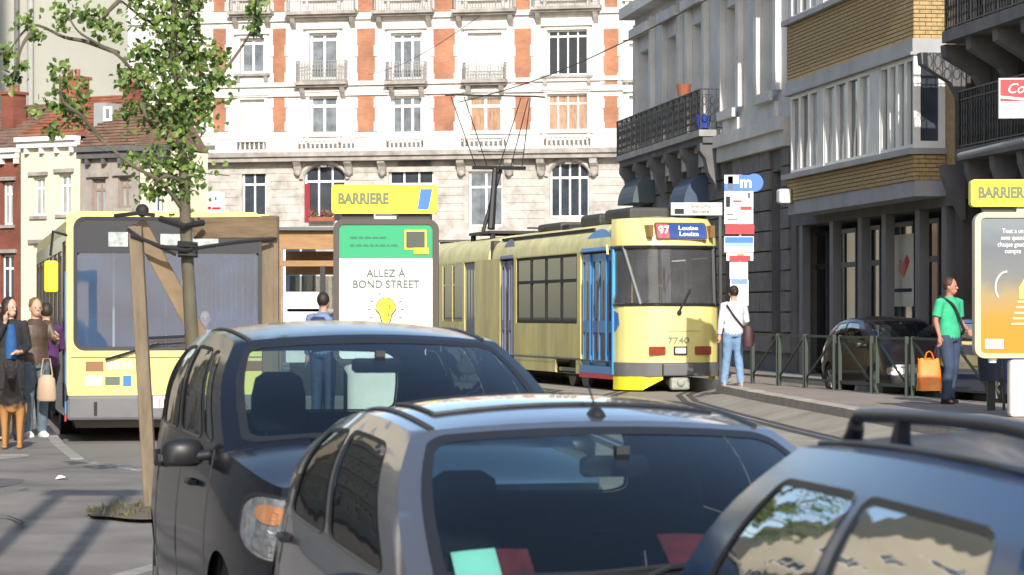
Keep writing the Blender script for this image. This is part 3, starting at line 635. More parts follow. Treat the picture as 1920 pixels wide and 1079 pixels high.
# last building on the right: dark, two iron balconies
E = Fac('dark_building', 'soot dark stone building with two iron balconies at the right edge', 'building', 1791, 16.3/((1791-960)/F+.1365), RA)
uE = E.u(2300); zb1 = E.z(1800, 48, -1.0); zb2 = E.z(1800, 280, -.5)
hs = [(.8+i*3.2, 2.1+i*3.2, zb2+.1, zb2+3.0) for i in range(5)]; h2_ = [(.8+i*3.2, 2.1+i*3.2, zb1+.1, zb1+3.0) for i in range(5)]; h0 = [(.5+i*3.2, 2.6+i*3.2, .4, zb2-.9) for i in range(5)]
b = MB(); wall(b, .0, uE, 0, zb1+6, hs+h2_+h0, .4); b.box(0, uE, .4, 9, 0, zb1+6); b.build('wall', M('black stone', (.075, .065, .06), .85, var=.35, scale=.8, bump=.3), E.o)
for q in hs+h2_+h0: window(E.o, q, .3, 2, .75, .1, M('dark frame', (.05, .05, .055), .5), pane_k)
for zz, dd, u00 in ((zb1, 1.0, E.u(1766, -1.0)), (zb2, .55, E.u(1792, -.55))):
    b = MB(); b.box(u00, uE, -dd, -.004, zz-.22, zz); b.build('balcony_slab', dkstone, E.o)
    k = .4
    while k < uE: b = MB(); b.prism([(-.005, zz-.225), (-dd+.1, zz-.225), (-dd+.12, zz-.45), (-.3, zz-.8), (-.005, zz-1.3)], k, k+.3, 'x'); b.build('console_bracket', dkstone, E.o); k += 1.6
    railing(E.o, u00+.05, uE, zz+.004, zz+1.1, 0, dd-.06, iron, step=.16, curl=True)
b = MB(); b.tube([E.o.matrix_basis.inverted() @ at(1800, 292, 47.0), E.o.matrix_basis.inverted() @ at(1925, 262, 43)], .05, 8); b.build('awning_bar', M('grey bar', (.3, .3, .3), .5), E.o)
# cola sign facing the street
c = at(1873, 222, 42.5); cs = thing('shop_sign', 'red and white soft drink sign sticking out over the right hand pavement', 'sign', (c.x, c.y, c.z), R(-6)); hh = 75/F*42.5; ww = 1.05
b = MB(); b.box(0, ww, 0, .12, 0, hh); b.build('board', plw, cs)
b = MB(); b.box(.02, ww-.02, -.006, -.002, hh*.42, hh-.02); b.build('print', red, cs)
b = MB(); b.prism([(.02, hh*.5), (.35, hh*.44), (.7, hh*.5), (ww-.02, hh*.56), (ww-.02, hh*.6), (.7, hh*.55), (.35, hh*.5), (.02, hh*.56)], -.012, -.008, 'y'); b.build('print', plw, cs)
text('Coca-Cola', .22, plw, cs, TX(ww*.54, -.012, hh*.73), .95, shear=.35)
text('Café', .17, txtg, cs, TX(ww*.62, -.012, hh*.27), 1); text('BAR', .13, txtg, cs, TX(ww*.55, -.012, hh*.1), 1)
# unseen town houses added on the left as reflections for the car windows
G = thing('reflection_building', 'unseen pale town house added on the left as a reflection source', 'building', (-13.5, 2, 0), R(90+11.5))
TG = None
wl = [(1.2+i*3.0, 2.8+i*3.0, z, z+2.2) for i in range(36) for z in (.9, 4.6, 8.2, 11.8)]
b = MB(TG); wall(b, 0, 110, 0, 16, wl, .3); b.box(0, 110, .3, 8, 0, 16); b.build('wall', M('town house render', (.50, .46, .38), .85, var=.12, scale=.5), G)
for q in wl: window(G, q, .15, 2, .72, .1, white, pane_d, T=TG)
for zz in (4.0, 7.6, 11.2, 14.8): b = MB(TG); b.box(0, 110, -.2, -.003, zz, zz+.2); b.build('string_course', stone, G)

# beige tower added out of view, only to be mirrored in car windows
G = thing('reflection_tower', 'unseen beige tower added far left for the car windows to mirror', 'building', (-64, 96, 0), 0)
wl = [(2+i*4.4, 4.2+i*4.4, z, z+2.0) for i in range(8) for z in range(2, 58, 5)]
b = MB(); wall(b, 0, 38, 0, 62, wl, .3); b.box(0, 38, .3, 12, 0, 62); b.build('wall', M('tower beige render', (.36, .33, .26), .9, var=.12, scale=.2), G)
for q in wl: window(G, q, .15, 2, None, .12, white, pane_d)
# ---------------------------------------------------------------- cars
glass_c = glassmat('car glass', (.60, .72, .73), 1.0, 0, .006, (.3, .42, .55))
glass_s = glassmat('car side glass', (.16, .18, .18), .5, wav=.12)
glass_t = glassmat('tram glass', (.55, .58, .58), .9)
trim = M('black trim', (.014, .014, .016), .45, var=.1)
seatm = M('dark seat cloth', (.016, .018, .024), .9, var=.3, scale=20)
dashm = M('dark dashboard', (.014, .016, .021), .8, var=.1)
headl = M('grey headliner', (.13, .14, .14), .9, var=.05)
lens = M('headlamp glass', (.34, .35, .37), .08, .5, var=.5, scale=14, coat=1)
amber = M('amber lens', (.46, .20, .09), .15, var=.3, scale=25, coat=1)
alloy = M('alloy wheel', (.45, .45, .46), .35, .8)
def rrect(a, b, c, d, r, n=6, aspect=1, box=None, ne=7):   # rounded rectangle loop; with box: the matching loop on that outer rectangle
    out = []; rx, ry = min(r, (b-a)*.49), min(r*aspect, (d-c)*.49)
    cs = ((b-rx, d-ry), (a+rx, d-ry), (a+rx, c+ry), (b-rx, c+ry))
    O = [(box[1], box[3]), (box[0], box[3]), (box[0], box[2]), (box[1], box[2])] if box else None
    for s in range(4):
        cx, cy = cs[s]; arc = []
        for i in range(n+1): t = (s+i/n)*math.pi/2; arc.append((cx+rx*math.cos(t), cy+ry*math.sin(t)))
        e0, e1 = arc[0], arc[-1]
        if box:
            C = O[s]; q0 = (C[0], e0[1]) if s % 2 == 0 else (e0[0], C[1]); q1 = (e1[0], C[1]) if s % 2 == 0 else (C[0], e1[1])
            h = n/2; arc = [((lerp(q0[0], C[0], i/h), lerp(q0[1], C[1], i/h)) if i <= h else (lerp(C[0], q1[0], (i-h)/h), lerp(C[1], q1[1], (i-h)/h))) for i in range(n+1)]
        out += arc
        nx_ = cs[(s+1) % 4]; t = (s+1)*math.pi/2; f = (nx_[0]+rx*math.cos(t), nx_[1]+ry*math.sin(t))
        if box:
            C2 = O[(s+1) % 4]; f = (f[0], C2[1]) if s % 2 == 0 else (C2[0], f[1])
        g = arc[-1]; out += [(lerp(g[0], f[0], i/ne), lerp(g[1], f[1], i/ne)) for i in range(1, ne)]
    return out
def between(mb, S, l1, l2, m=3, off1=0, off2=0):
    n = len(l1)
    vs = [S(lerp(p[0], q[0], j/m), lerp(p[1], q[1], j/m), lerp(off1, off2, j/m)) for j in range(m+1) for p, q in zip(l1, l2)]
    mb.add(vs, [(j*n+i, j*n+(i+1) % n, (j+1)*n+(i+1) % n, (j+1)*n+i) for j in range(m) for i in range(n)])
def disc(mb, S, l, m=6, off=0):
    cx = sum(p[0] for p in l)/len(l); cy = sum(p[1] for p in l)/len(l)
    between(mb, S, l, [(lerp(cx, p[0], .0005), lerp(cy, p[1], .0005)) for p in l], m, off, off)
def car(name, label, loc, rz, P, paint, parts=()):
    t = thing(name, label, 'car', loc, rz)
    L, W = P['L'], P['W']; yc, zc, yh, zh, yr, zr, yb, zb = [P[k] for k in ('yc', 'zc', 'yh', 'zh', 'yr', 'zr', 'yb', 'zb')]
    wf, wr_, arch = P['wf'], P['wr'], P.get('arch', .05); zn = P.get('zn', .72); bul = P.get('bul', .16); lean = P.get('lean', .18)
    sill = .2; yw = (P.get('yw1', .72), L-P.get('yw2', .65)); rw = .31
    def wid(y): s = abs(2*y/L-1); return W*(1-P.get('taper', .17)*s**5)
    def belt(y):
        if y < yc: return lerp(zn, zc, smooth((y/yc)**.75)*.85+.15*y/yc)
        return lerp(zc, zb, (y-yc)/(yb-yc)) if y < yb else lerp(zb, zb-.08, (y-yb)/max(.01, L-yb))
    def prof(k): return .955+.055*math.sin(math.pi*min(1, .08+.86*k))-.02*k**3
    def low(y):
        z = sill
        for c in yw:
            d = abs(y-c)
            if d < rw+.05: z = max(z, .29+math.sqrt(max(0, (rw+.05)**2-d*d)))
        return z
    def side(s):
        def f(u, v): y = u*L; z0 = low(y); k0 = (z0-sill)/(belt(y)-sill); k = lerp(k0, 1, v); return (s*wid(y)*prof(k), y, lerp(sill, belt(y), k))
        return f
    wb = lambda y: wid(y)*prof(1)
    body = MB()
    for s in (-1, 1): body.grid(side(s), 96, 12)
    ybul = lambda u: -bul*(1-abs(u)**2.5)
    def hood(u, v): s = 2*u-1; y = lerp(0, yc, v); k = lerp(ybul(s), 0, min(1, v*1.0)); yy = y+(k if v < 1 else 0)*(1-v)-lean*(1-s*s)*v; return (s*wb(y), yy, belt(y)+.055*(1-s**4)*(.25+.75*v)*(1 if v < 1 else 1))
    body.grid(hood, 24, 16)
    def fascia(u, v): s = 2*u-1; z = lerp(sill, zn, v); k = lerp(0, 1, v); return (s*wid(0)*prof(k), ybul(s)-.05*math.sin(math.pi*(1-v)*.8)*(1-s**6), z+(.055*(1-s**4)*.25)*v)
    body.grid(fascia, 24, 10)
    def tail(u, v): s = 2*u-1; z = lerp(sill, belt(L), v); return (s*wid(L)*prof(v), L+.08*(1-abs(s)**2.5)+.04*math.sin(math.pi*(1-v)), z)
    body.grid(tail, 20, 8)
    def deck(u, v): s = 2*u-1; y = lerp(yb, L, v); return (s*wb(y), lerp(yb+.06*(1-s*s), L+.08*(1-abs(s)**2.5), v), lerp(belt(yb), belt(L), v))
    body.grid(deck, 20, 4)
    ze = lambda q: lerp(zh, zr, q)+arch*math.sin(math.pi*min(1, q*1.0))
    wre = lambda q: lerp(wf, wr_, q)+.02*math.sin(math.pi*q)
    # side glasshouse
    def Ss(s):
        def f(a, v, off=0):
            B = Vector((wb(lerp(yc, yb, a)), lerp(yc, yb, a), belt(lerp(yc, yb, a)))); T_ = Vector((wre(a), lerp(yh, yr, a), ze(a)))
            p = B.lerp(T_, v); bl = .045*math.sin(math.pi*v**1.15); p.x += bl+off; p.z += bl*.35+off*.3; return (s*p.x, p.y, p.z)
        return f
    cab = body
    gaskets = MB(); sides = []
    Wn = P['win']
    edges = [0]+[(a[1]+b_[0])/2 for a, b_ in zip(Wn, Wn[1:])]+[1]
    for s in (-1, 1):
        S = Ss(s)
        for (a, c), e0, e1 in zip(Wn, edges, edges[1:]):
            v0, v1 = .04, P.get('vtop', .86); l = rrect(a, c, v0, v1, P.get('rad', .045), 6, 1.9)
            out = rrect(a, c, v0, v1, P.get('rad', .045), 6, 1.9, (e0, e1, 0, 1))
            between(body, S, out, l, 4)
            ins = rrect(a+.008, c-.008, v0+.02, v1-.035, P.get('rad', .045)*.85, 6, 1.9)
            between(gaskets, S, l, ins, 1, .003, -.004); sides.append((S, ins))
        bp = MB()
    # windscreen and rear window
    def ws(u, v, off=0): s = 2*u-1; bl = .045*math.sin(math.pi*v**1.15); x = s*(lerp(wb(yc), wf, v)+bl); y = lerp(yc-lean*(1-s*s), yh-.10*(1-s*s), v)-.03*math.sin(math.pi*v)*(1-s**4)-off; z = lerp(belt(yc), zh, v)+.055*(1-s**4)*(1-v)+.035*(1-s*s)*v+.02*math.sin(math.pi*v)*(1-s**4)+bl*.35*s**4+off*.6; return (x, y, z)
    l = rrect(.045, .955, .035, .955, .05, 6, 1.4); out = rrect(.045, .955, .035, .955, .05, 6, 1.4, (0, 1, 0, 1)); between(body, ws, out, l, 3)
    ins = rrect(.068, .932, .075, .90, .05, 6, 1.4); frit = MB(); between(frit, ws, l, ins, 2, .002, -.002)
    def bw(u, v, off=0): s = 2*u-1; bl = .045*math.sin(math.pi*v**1.15); x = s*(lerp(wb(yb), wr_, v)+bl); y = lerp(yb+.06*(1-s*s), yr+.07*(1-s*s), v)+.03*math.sin(math.pi*v)*(1-s**4)+off; z = lerp(belt(yb), zr, v)+.03*(1-s*s)*v+bl*.35*s**4+off*.5; return (x, y, z)
    l2 = rrect(.09, .91, .08, .86, .06, 6, 1.4); out = rrect(.09, .91, .08, .86, .06, 6, 1.4, (0, 1, 0, 1)); between(body, bw, out, l2, 3)
    ins2 = rrect(.10, .90, .11, .83, .06, 6, 1.4); between(gaskets, bw, l2, ins2, 1, .002, -.003)
    def roof(u, v, dz=0):
        s = 2*u-1; e = 1-abs(s)**2.2; return (s*wre(v), lerp(yh, yr, v)-.10*(1-s*s)*(1-v)+.07*(1-s*s)*v, ze(v)+lerp(.035, .03, v)*(1-s*s)*(1 if dz == 0 else 1)+.028*e*math.sin(math.pi*v)**.6+dz)
    sun = P.get('sunroof')
    body.grid(roof, 32, 28)
    body.build('body', paint, t, sharp=32, weld=True, fixn=True)
    # inner lining
    inn = MB(); inn.grid(lambda u, v: roof(.03+.94*u, .02+.96*v, -.035), 16, 12)
    o = inn.build('headliner', headl, t, sharp=40)
    inn = MB()
    for s in (-1, 1):
        f = side(s); inn.grid(lambda u, v: (lambda q: (q[0]-s*.05, q[1], q[2]-.012))(f(.22+.72*u, v)), 20, 4)
    inn.box(-W*.9, W*.9, yc*.7, L-.15, .24, .27); inn.grid(lambda u, v: (lambda q: (q[0]*.96, q[1]-.03, q[2]))(tail(u, v)), 8, 4)
    inn.box(-W*.9, W*.9, yc-.35, yc-.3, .25, zc-.12)
    inn.build('interior_lining', dashm, t)
    gaskets.build('window_seal', trim, t, sharp=40); frit.build('windscreen_seal', trim, t, sharp=40)
    b = MB(); disc(b, ws, ins, 6, -.004); b.build('windscreen', glass_c, t, sharp=60)
    b = MB(); disc(b, bw, ins2, 5, -.004); b.build('rear_window', P.get('rearglass', glass_c), t, sharp=60)
    for S, l in sides: b = MB(); disc(b, S, l, 5, -.006); b.build('side_window', P.get('sideglass', glass_s), t, sharp=60)
    # roof gutters / joints
    b = MB()
    for s in (-1, 1):
        b.tube([Vector(roof(.5+s*.5*.90, v/14))+Vector((0, 0, .0015)) for v in range(15)], .011, 6)
    b.build('roof_gutter', trim, t, sharp=60)
    if sun:
        x_, v0, v1 = sun; b = MB(); b.grid(lambda u, v: (lambda q: (q[0], q[1], q[2]+.006))(roof(.5+(u-.5)*x_, lerp(v0, v1, v))), 12, 10); b.build('sunroof', M('dark roof glass', (.02, .02, .022), .05, coat=1, var=0), t, sharp=60)
        b = MB()
        lp = [(.5-x_/2, v0), (.5+x_/2, v0), (.5+x_/2, v1), (.5-x_/2, v1)]
        pts = [Vector(roof(lerp(p[0], q[0], i/8), lerp(p[1], q[1], i/8)))+Vector((0, 0, .004)) for p, q in zip(lp, lp[1:]+lp[:1]) for i in range(8)]; b.tube(pts+pts[:1], .009, 5); b.build('sunroof_seal', trim, t)
    # dashboard, wheel, seats, mirror
    b = MB(); b.grid(lambda u, v: ((2*u-1)*wb(yc)*.93, lerp(yc-lean-.05+.1*abs(2*u-1), yc+.42, v), zc-.085+.03*math.sin(math.pi*v)-.05*v+(.05 if v > .55 and u > .6 else 0)), 16, 10)
    b.grid(lambda u, v: ((2*u-1)*wb(yc)*.93, yc+.42+.05*v, lerp(zc-.13, zc-.5, v)), 4, 3); b.build('dashboard', dashm, t, sharp=50)
    b = MB(); cxw = .36; T_ = Matrix.Translation((cxw, yc+.58, zc-.03)) @ Matrix.Rotation(R(-62), 4, 'X'); n = 24
    b.tube([T_ @ Vector((.185*math.cos(2*math.pi*i/n), .185*math.sin(2*math.pi*i/n), 0)) for i in range(n+1)], .016, 7, cap=False)
    for a in (0, math.pi, -math.pi/2): b.tube([T_ @ Vector((0, 0, .03)), T_ @ Vector((.18*math.cos(a), .18*math.sin(a), 0))], .018, 6)
    b.tube([T_ @ Vector((0, 0, .035)), T_ @ Vector((0, 0, -.25))], .05, 8); b.build('steering_wheel', trim, t, sharp=50)
    def seat(x, y, sc_=1.0, nm='seat'):
        top = zh-.62
        b = MB(); b.rings([(x, y+.02, .42, .24, .10), (x, y+.05, .6, .25, .10), (x, y+.09, zh-.72, .24, .085), (x, y+.12, zh-.55, .21, .07), (x, y+.13, zh-.50, .13, .04)], 16)
        b.rings([(x, y-.2, .28, .24, .26), (x, y-.2, .44, .25, .28), (x, y-.2, .48, .2, .22)], 16); o = b.build(nm, seatm, t, sharp=50)
        b = MB()
        for s in (-.06, .06): b.tube([(x+s, y+.13, zh-.54), (x+s, y+.14, zh-.40)], .008, 6)
        hr = P.get('hrest', .135)
        b.rings([(x, y+.14, zh-.44, hr*.8, .03), (x, y+.14, zh-.41, hr, .055), (x, y+.14, zh-.27, hr, .06), (x, y+.14, zh-.18, hr*.85, .05), (x, y+.14, zh-.15, hr*.5, .025)], 16); b.build('headrest', seatm, o, sharp=50)
    for x in (-.37, .37): seat(x, yc+1.12)
    b = MB(); b.rings([(0, yb-.55, .45, W*.72, .1), (0, yb-.5, zh-.75, W*.72, .09), (0, yb-.48, zh-.66, W*.68, .05)], 24); b.rings([(0, yb-.8, .3, W*.75, .3), (0, yb-.8, .46, W*.75, .3)], 20); o = b.build('rear_bench', seatm, t, sharp=50)
    for x in (-.4, .4): b = MB(); b.rings([(x, yb-.47, zh-.62, .1, .04), (x, yb-.47, zh-.6, .13, .05), (x, yb-.47, zh-.47, .12, .05), (x, yb-.47, zh-.44, .08, .03)], 14); b.build('headrest', seatm, o, sharp=50)
    q = Vector(ws(.5, .74)); q.z -= .03; b = MB(); b.rings([(q.x, q.y+.13, q.z-.045, .10, .015), (q.x, q.y+.13, q.z-.03, .118, .024), (q.x, q.y+.13, q.z+.012, .118, .024), (q.x, q.y+.13, q.z+.025, .10, .015)], 16); b.tube([(q.x, q.y+.03, q.z+.03), (q.x, q.y+.13, q.z)], .014, 6)
    o = b.build('rear_view_mirror', M('mirror housing', (.10, .11, .12), .35), t, sharp=50)
    b = MB(); b.box(q.x-.022, q.x+.022, q.y+.02, q.y+.06, q.z-.01, q.z+.06); b.build('mirror_mount', trim, o)
    # wheels
    for y in yw:
        for s in (-1, 1):
            x = s*(wid(y)*.97-.1); o = MB(); n = 28
            prf = [(.29, -.09), (.31, -.07), (.31, .07), (.285, .095), (.2, .085)]
            vs = [(x+s*pp[1], y+pp[0]*math.cos(2*math.pi*k/n), .30+pp[0]*math.sin(2*math.pi*k/n)) for pp in prf for k in range(n)]
            o.add(vs, [(i*n+k, i*n+(k+1) % n, (i+1)*n+(k+1) % n, (i+1)*n+k) for i in range(len(prf)-1) for k in range(n)]); wo_ = o.build('wheel', rubber, t, sharp=50)
            r_ = MB(); r_.cyl((x+s*.05, y, .3), 'x', .2, .05, 24)
            for k in range(7): a = 2*math.pi*k/7; r_.bar((x+s*.085, y, .3), (x+s*.085, y+.19*math.cos(a), .3+.19*math.sin(a)), .05, .03, up=(1, 0, 0))
            r_.build('rim', alloy if k else alloy, wo_, sharp=40)
    b = MB()
    for y in yw:
        for s in (-1, 1): b.cyl((s*(wid(y)-.24), y, .30), 'x', rw+.05, .40, 24)
    b.build('wheel_housing', dark, t)
    # headlights following the corner of the hood
    for s in (-1, 1):
        hl = P.get('lamp', (.17, .30, .62, .98))
        def hp(u, v, off=.006):
            # wraps round the corner: u from nose (0) to side (1)
            k = lerp(hl[0], hl[1], v)
            zl = lerp(zn*.68, zn-.03, v)
            if u < .62: q = fascia(.5+s*.5*lerp(hl[2], 1.0, u/.62), (zl-sill)/(zn-sill)); return (q[0]+s*off*.5, q[1]-off, zl)
            yy = (u-.62)/.38*P.get('lampback', .13); kk = (zl-sill)/(belt(yy)-sill); return (s*(wid(yy)*prof(kk)+off), yy, zl)
        HP = lambda a, v, off=0: hp(a, v-.10*math.sin(math.pi*a), .006+off)
        b = MB(); disc(b, HP, rrect(0, 1, .1, 1.05, .3, 6, 1.1), 8); o = b.build('headlight', lens, t, sharp=60)
        b = MB(); between(b, HP, rrect(-.03, 1.02, .07, 1.08, .3, 6, 1.1), rrect(.02, .98, .12, 1.03, .3, 6, 1.1), 1, -.002, .003); b.build('lamp_seal', trim, o)
        b = MB(); disc(b, HP, rrect(.52, .82, .64, .92, .14, 6, 1.0), 4, .007); b.build('indicator', amber, o)
        b = MB(); disc(b, HP, rrect(.16, .50, .62, .92, .16, 6, .9), 4, .007); b.build('lamp_reflector', M('lamp chrome', (.85, .85, .86), .1, .9, var=.5, scale=30), o)
        b = MB(); disc(b, HP, rrect(.30, .82, .16, .58, .24, 8, .95), 4, .006); b.build('lamp_reflector', M('lamp chrome', (.8, .8, .8), .12, .9, var=.5, scale=30), o)
        # tail lamp
        b = MB(); b.grid(lambda u, v: (lambda q: (q[0]+s*.006, q[1]+.004, q[2]))(side(s)(lerp(.93, 1, u), lerp(.55, .93, v))), 4, 5); b.build('tail_light', M('tail lamp red', (.4, .01, .015), .15, var=.2, coat=1), t)
    # bumpers, grille, plate
    b = MB(); b.grid(lambda u, v: (lambda q: (q[0]*1.004, q[1]-.02, q[2]))(fascia(u, lerp(.02, .42, v))), 20, 4); b.build('front_bumper', P.get('bumper', trim), t, sharp=50)
    b = MB(); b.grid(lambda u, v: (lambda q: (q[0], q[1]-.01, q[2]))(fascia(lerp(.28, .72, u), lerp(.62, .85, v))), 12, 4); b.build('grille', trim, t, sharp=50)
    b = MB(); b.box(-.26, .26, -bul-.08, -bul-.065, .36, .47); o = b.build('number_plate', plw, t)
    b = MB(); b.grid(lambda u, v: (lambda q: (q[0]*1.004, q[1]+.015, q[2]))(tail(u, lerp(.02, .4, v))), 16, 3); b.build('rear_bumper', P.get('bumper', trim), t, sharp=50)
    # door mirrors and handles
    for s in (-1, 1):
        x, y, z = Ss(s)(.13, .02); b = MB(); T_ = Matrix.Translation((x+s*.12, y+.05, z-.035)) @ Matrix.Diagonal((.9, .9, .82, 1))
        b.T = T_; b.rings([(0, 0, -.075, .07, .04), (0, 0, -.055, .10, .065), (0, 0, .03, .105, .07), (0, 0, .065, .085, .05), (0, 0, .08, .04, .02)], 16); b.T = None; b.tube([(x-s*.02, y, z-.04), (x+s*.06, y+.03, z-.05)], .025, 8)
        b.build('door_mirror', P.get('mirror', trim), t, sharp=50)
        for a in P.get('handles', (.36, .72)):
            f = side(s)(a, .8); g_ = side(s)(a+.045, .8); b = MB(); b.tube([(f[0]+s*.0, f[1], f[2]), (f[0]+s*.03, f[1]+.02, f[2]), (g_[0]+s*.03, g_[1]-.02, g_[2]), (g_[0], g_[1], g_[2])], .014, 6); b.build('door_handle', P.get('hmat', trim), t, sharp=50)
    b = MB()                                      # door shut lines
    for a in P.get('lines', (.25, .52, .79)):
        for s in (-1, 1):
            f = side(s); b.tube([Vector(f(a, v/8))+Vector((s*.0005, 0, 0)) for v in range(9)], .004, 4)
    b.build('door_seam', trim, t)
    for s, a, c in ((1, .62, .16), (1, .18, -.28)):
        p0 = Vector(ws(.5+a*.45*-1, .03, .012)); p1 = Vector(ws(.5+.45*(c+.3), .085, .014)); b = MB(); b.tube([p0, p0.lerp(p1, .5)+Vector((0, -.01, .012)), p1], .009, 6); b.build('wiper', trim, t)
    return t, dict(ws=ws, roof=roof, side=side, S=Ss, belt=belt, wb=wb, bw=bw)
def place(yaw, cx, cy, yh):                        # header centre at world (cx, cy)
    d = Vector((-math.sin(yaw), math.cos(yaw))); return Vector((cx, cy))-d*yh
silver = M('silver lilac paint', (.18, .18, .195), .28, .7, var=.04, scale=.6, coat=1)
blk = M('black paint', (.008, .009, .014), .13, .0, var=.05, coat=.14, spec=.22)
navy = M('navy blue paint', (.008, .028, .085), .18, .1, var=.06, coat=.08, spec=.3)
P1 = dict(L=3.62, W=.87, taper=.11, bul=.07, yc=.80, zc=.885, yh=1.7, zh=1.355, yr=3.12, zr=1.34, yb=3.45, zb=1.0, wf=.625, wr=.61, arch=.045, zn=.62, win=[(.15, .52), (.555, .86)], sunroof=(.78, .20, .62), mirror=trim, sideglass=glassmat('tinted side glass', (.38, .35, .31), .22, .04), lines=(.30, .86), handles=(.8,))
y1 = R(14); l1 = place(y1, .275, 9.34, P1['yh'])
c1, q1 = car('parked_car', 'silver hatchback in the foreground with sunroof, roof aerial and green paper behind its windscreen', (l1.x, l1.y, -.165), y1, P1, silver)
r_ = q1['roof']; p0 = Vector(r_(.505, .06)); b = MB(); b.rings([(p0.x, p0.y, p0.z-.005, .035, .05), (p0.x, p0.y, p0.z+.012, .025, .04), (p0.x, p0.y+.005, p0.z+.03, .01, .016)], 12); b.tube([(p0.x, p0.y, p0.z+.01), (p0.x, p0.y+.02, p0.z+.035)], .011, 8); b.tube([(p0.x, p0.y+.02, p0.z+.035), (p0.x-.01, p0.y+.09, p0.z+.12)], .0035, 5); b.build('roof_aerial', trim, c1, sharp=50)
f = q1['ws']; b = MB(); u0, u1, v0, v1 = .085, .165, .05, .225
b.grid(lambda u, v: f(lerp(u0, u1, u), lerp(v0, v1, v), -.012), 3, 3); pp = b.build('parking_paper', M('pale green paper', (.36, .72, .60), .7, var=.06), None); pp.matrix_basis = c1.matrix_basis.copy(); tag(pp, 'pale green sheet of paper standing behind the silver windscreen', 'paper')
redc = M('dark red cloth', (.16, .015, .02), .8, var=.2, scale=8)
for i, (ua, ub, va, vb) in enumerate(((.175, .235, .0, .215), (.50, .62, .08, .27))):
    b = MB(); b.grid(lambda u, v: (lambda q: (q[0], q[1]+.1+.03*math.sin(u*5), q[2]-.01))(f(lerp(ua, ub, u), lerp(va, vb, v), -.012)), 5, 3); q = b.build('red_folder', redc); q.matrix_basis = c1.matrix_basis.copy(); tag(q, ['narrow dark red folder beside the green paper on the dashboard', 'red jacket lying on the right side of the silver dashboard'][i], 'folder' if i == 0 else 'jacket')
P2 = dict(L=4.1, W=.86, yc=.84, zc=1.07, yh=1.75, zh=1.55, yr=3.65, zr=1.53, yb=4.0, zb=1.1, wf=.63, wr=.6, arch=.05, zn=.965, bul=.2, lean=.24, win=[(.10, .20), (.225, .50), (.535, .78), (.81, .93)], bumper=blk, lines=(.27, .53, .76), lampback=.36)
y2 = R(13.5); l2 = place(y2, -.70, 13.3, P2['yh'])
c2, q2_ = car('parked_car', 'black people carrier with large clear headlight parked behind the silver hatchback', (l2.x, l2.y, -.10), y2, P2, blk)
P3 = dict(L=4.36, W=.93, taper=.06, yc=.95, zc=.98, yh=1.85, zh=1.45, yr=3.75, zr=1.44, yb=4.26, zb=.98, wf=.58, wr=.58, arch=.015, zn=.7, win=[(.08, .48), (.515, .86)], rad=.03, vtop=.83, sideglass=glassmat('reflective side glass', (.34, .34, .31), .5, .05), lines=(.26, .55, .8))
y3 = R(7.5); 
hx = (at(1500, 835, 6.9).x+.58*math.cos(y3), 6.9+.58*math.sin(y3)); dv = Vector((-math.sin(y3), math.cos(y3))); l3 = Vector(hx)-dv*P3['yr']
c3, q3_ = car('parked_car', 'navy blue estate car with black roof rail cut off by the lower right corner', (l3.x, l3.y, -.19), y3, P3, navy)
r_ = q3_['roof']; b = MB(); 
pts = [Vector(r_(.115, 1.0)), Vector(r_(.105, .93))+Vector((0, 0, .055)), Vector(r_(.10, .86))+Vector((0, 0, .062)), Vector(r_(.095, .5))+Vector((0, 0, .062)), Vector(r_(.095, .2))+Vector((0, 0, .06)), Vector(r_(.10, .08))+Vector((0, 0, -.0))]
def curve(ps, n=10):
    out = []
    for i in range(len(ps)-1):
        p0, p1, p2, p3 = ps[max(i-1, 0)], ps[i], ps[i+1], ps[min(i+2, len(ps)-1)]
        for k in range(n):
            t = k/n; out.append(.5*((2*p1)+(p2-p0)*t+(2*p0-5*p1+4*p2-p3)*t*t+(3*p1-p0-3*p2+p3)*t*t*t))
    return out+[ps[-1]]
rl = curve(pts); b.tube(rl, .017, 10); b.tube([Vector(r_(.098, .70)), Vector(r_(.098, .685))+Vector((0, 0, .06))], [.026, .018], 8); b.tube([Vector(r_(.115, .99))-Vector((0, 0, .01)), Vector(r_(.105, .93))+Vector((0, 0, .04))], [.03, .018], 8); b.build('roof_rail', M('black rail', (.02, .021, .026), .4, var=.1), c3, sharp=60)
PA = dict(P1, L=3.9, W=.84, yh=1.8, zh=1.46, zr=1.42, yr=3.2, yb=3.7, sunroof=None, zc=1.02, sideglass=glass_s); PA.pop('sunroof')
ca, _ = car('parked_car', 'small black car behind the green fence with blue sky in its windscreen', (0, 0, 0), 0, PA, M('dark plum paint', (.012, .008, .010), .3, .1, coat=.3, var=.05))
ya = R(13); la = place(ya, 7.50, 54.5, 1.8); ca.location = (la.x, la.y, .0); ca.rotation_euler.z = ya
cb, _ = car('parked_car', 'dark blue car beyond the fence behind the man in the green shirt', (0, 0, 0), 0, dict(PA, L=3.8), M('deep blue paint', (.01, .025, .12), .25, .3, coat=1, var=.05))
la = place(ya, 8.95, 49.5, 1.8); cb.location = (la.x, la.y, 0); cb.rotation_euler.z = ya
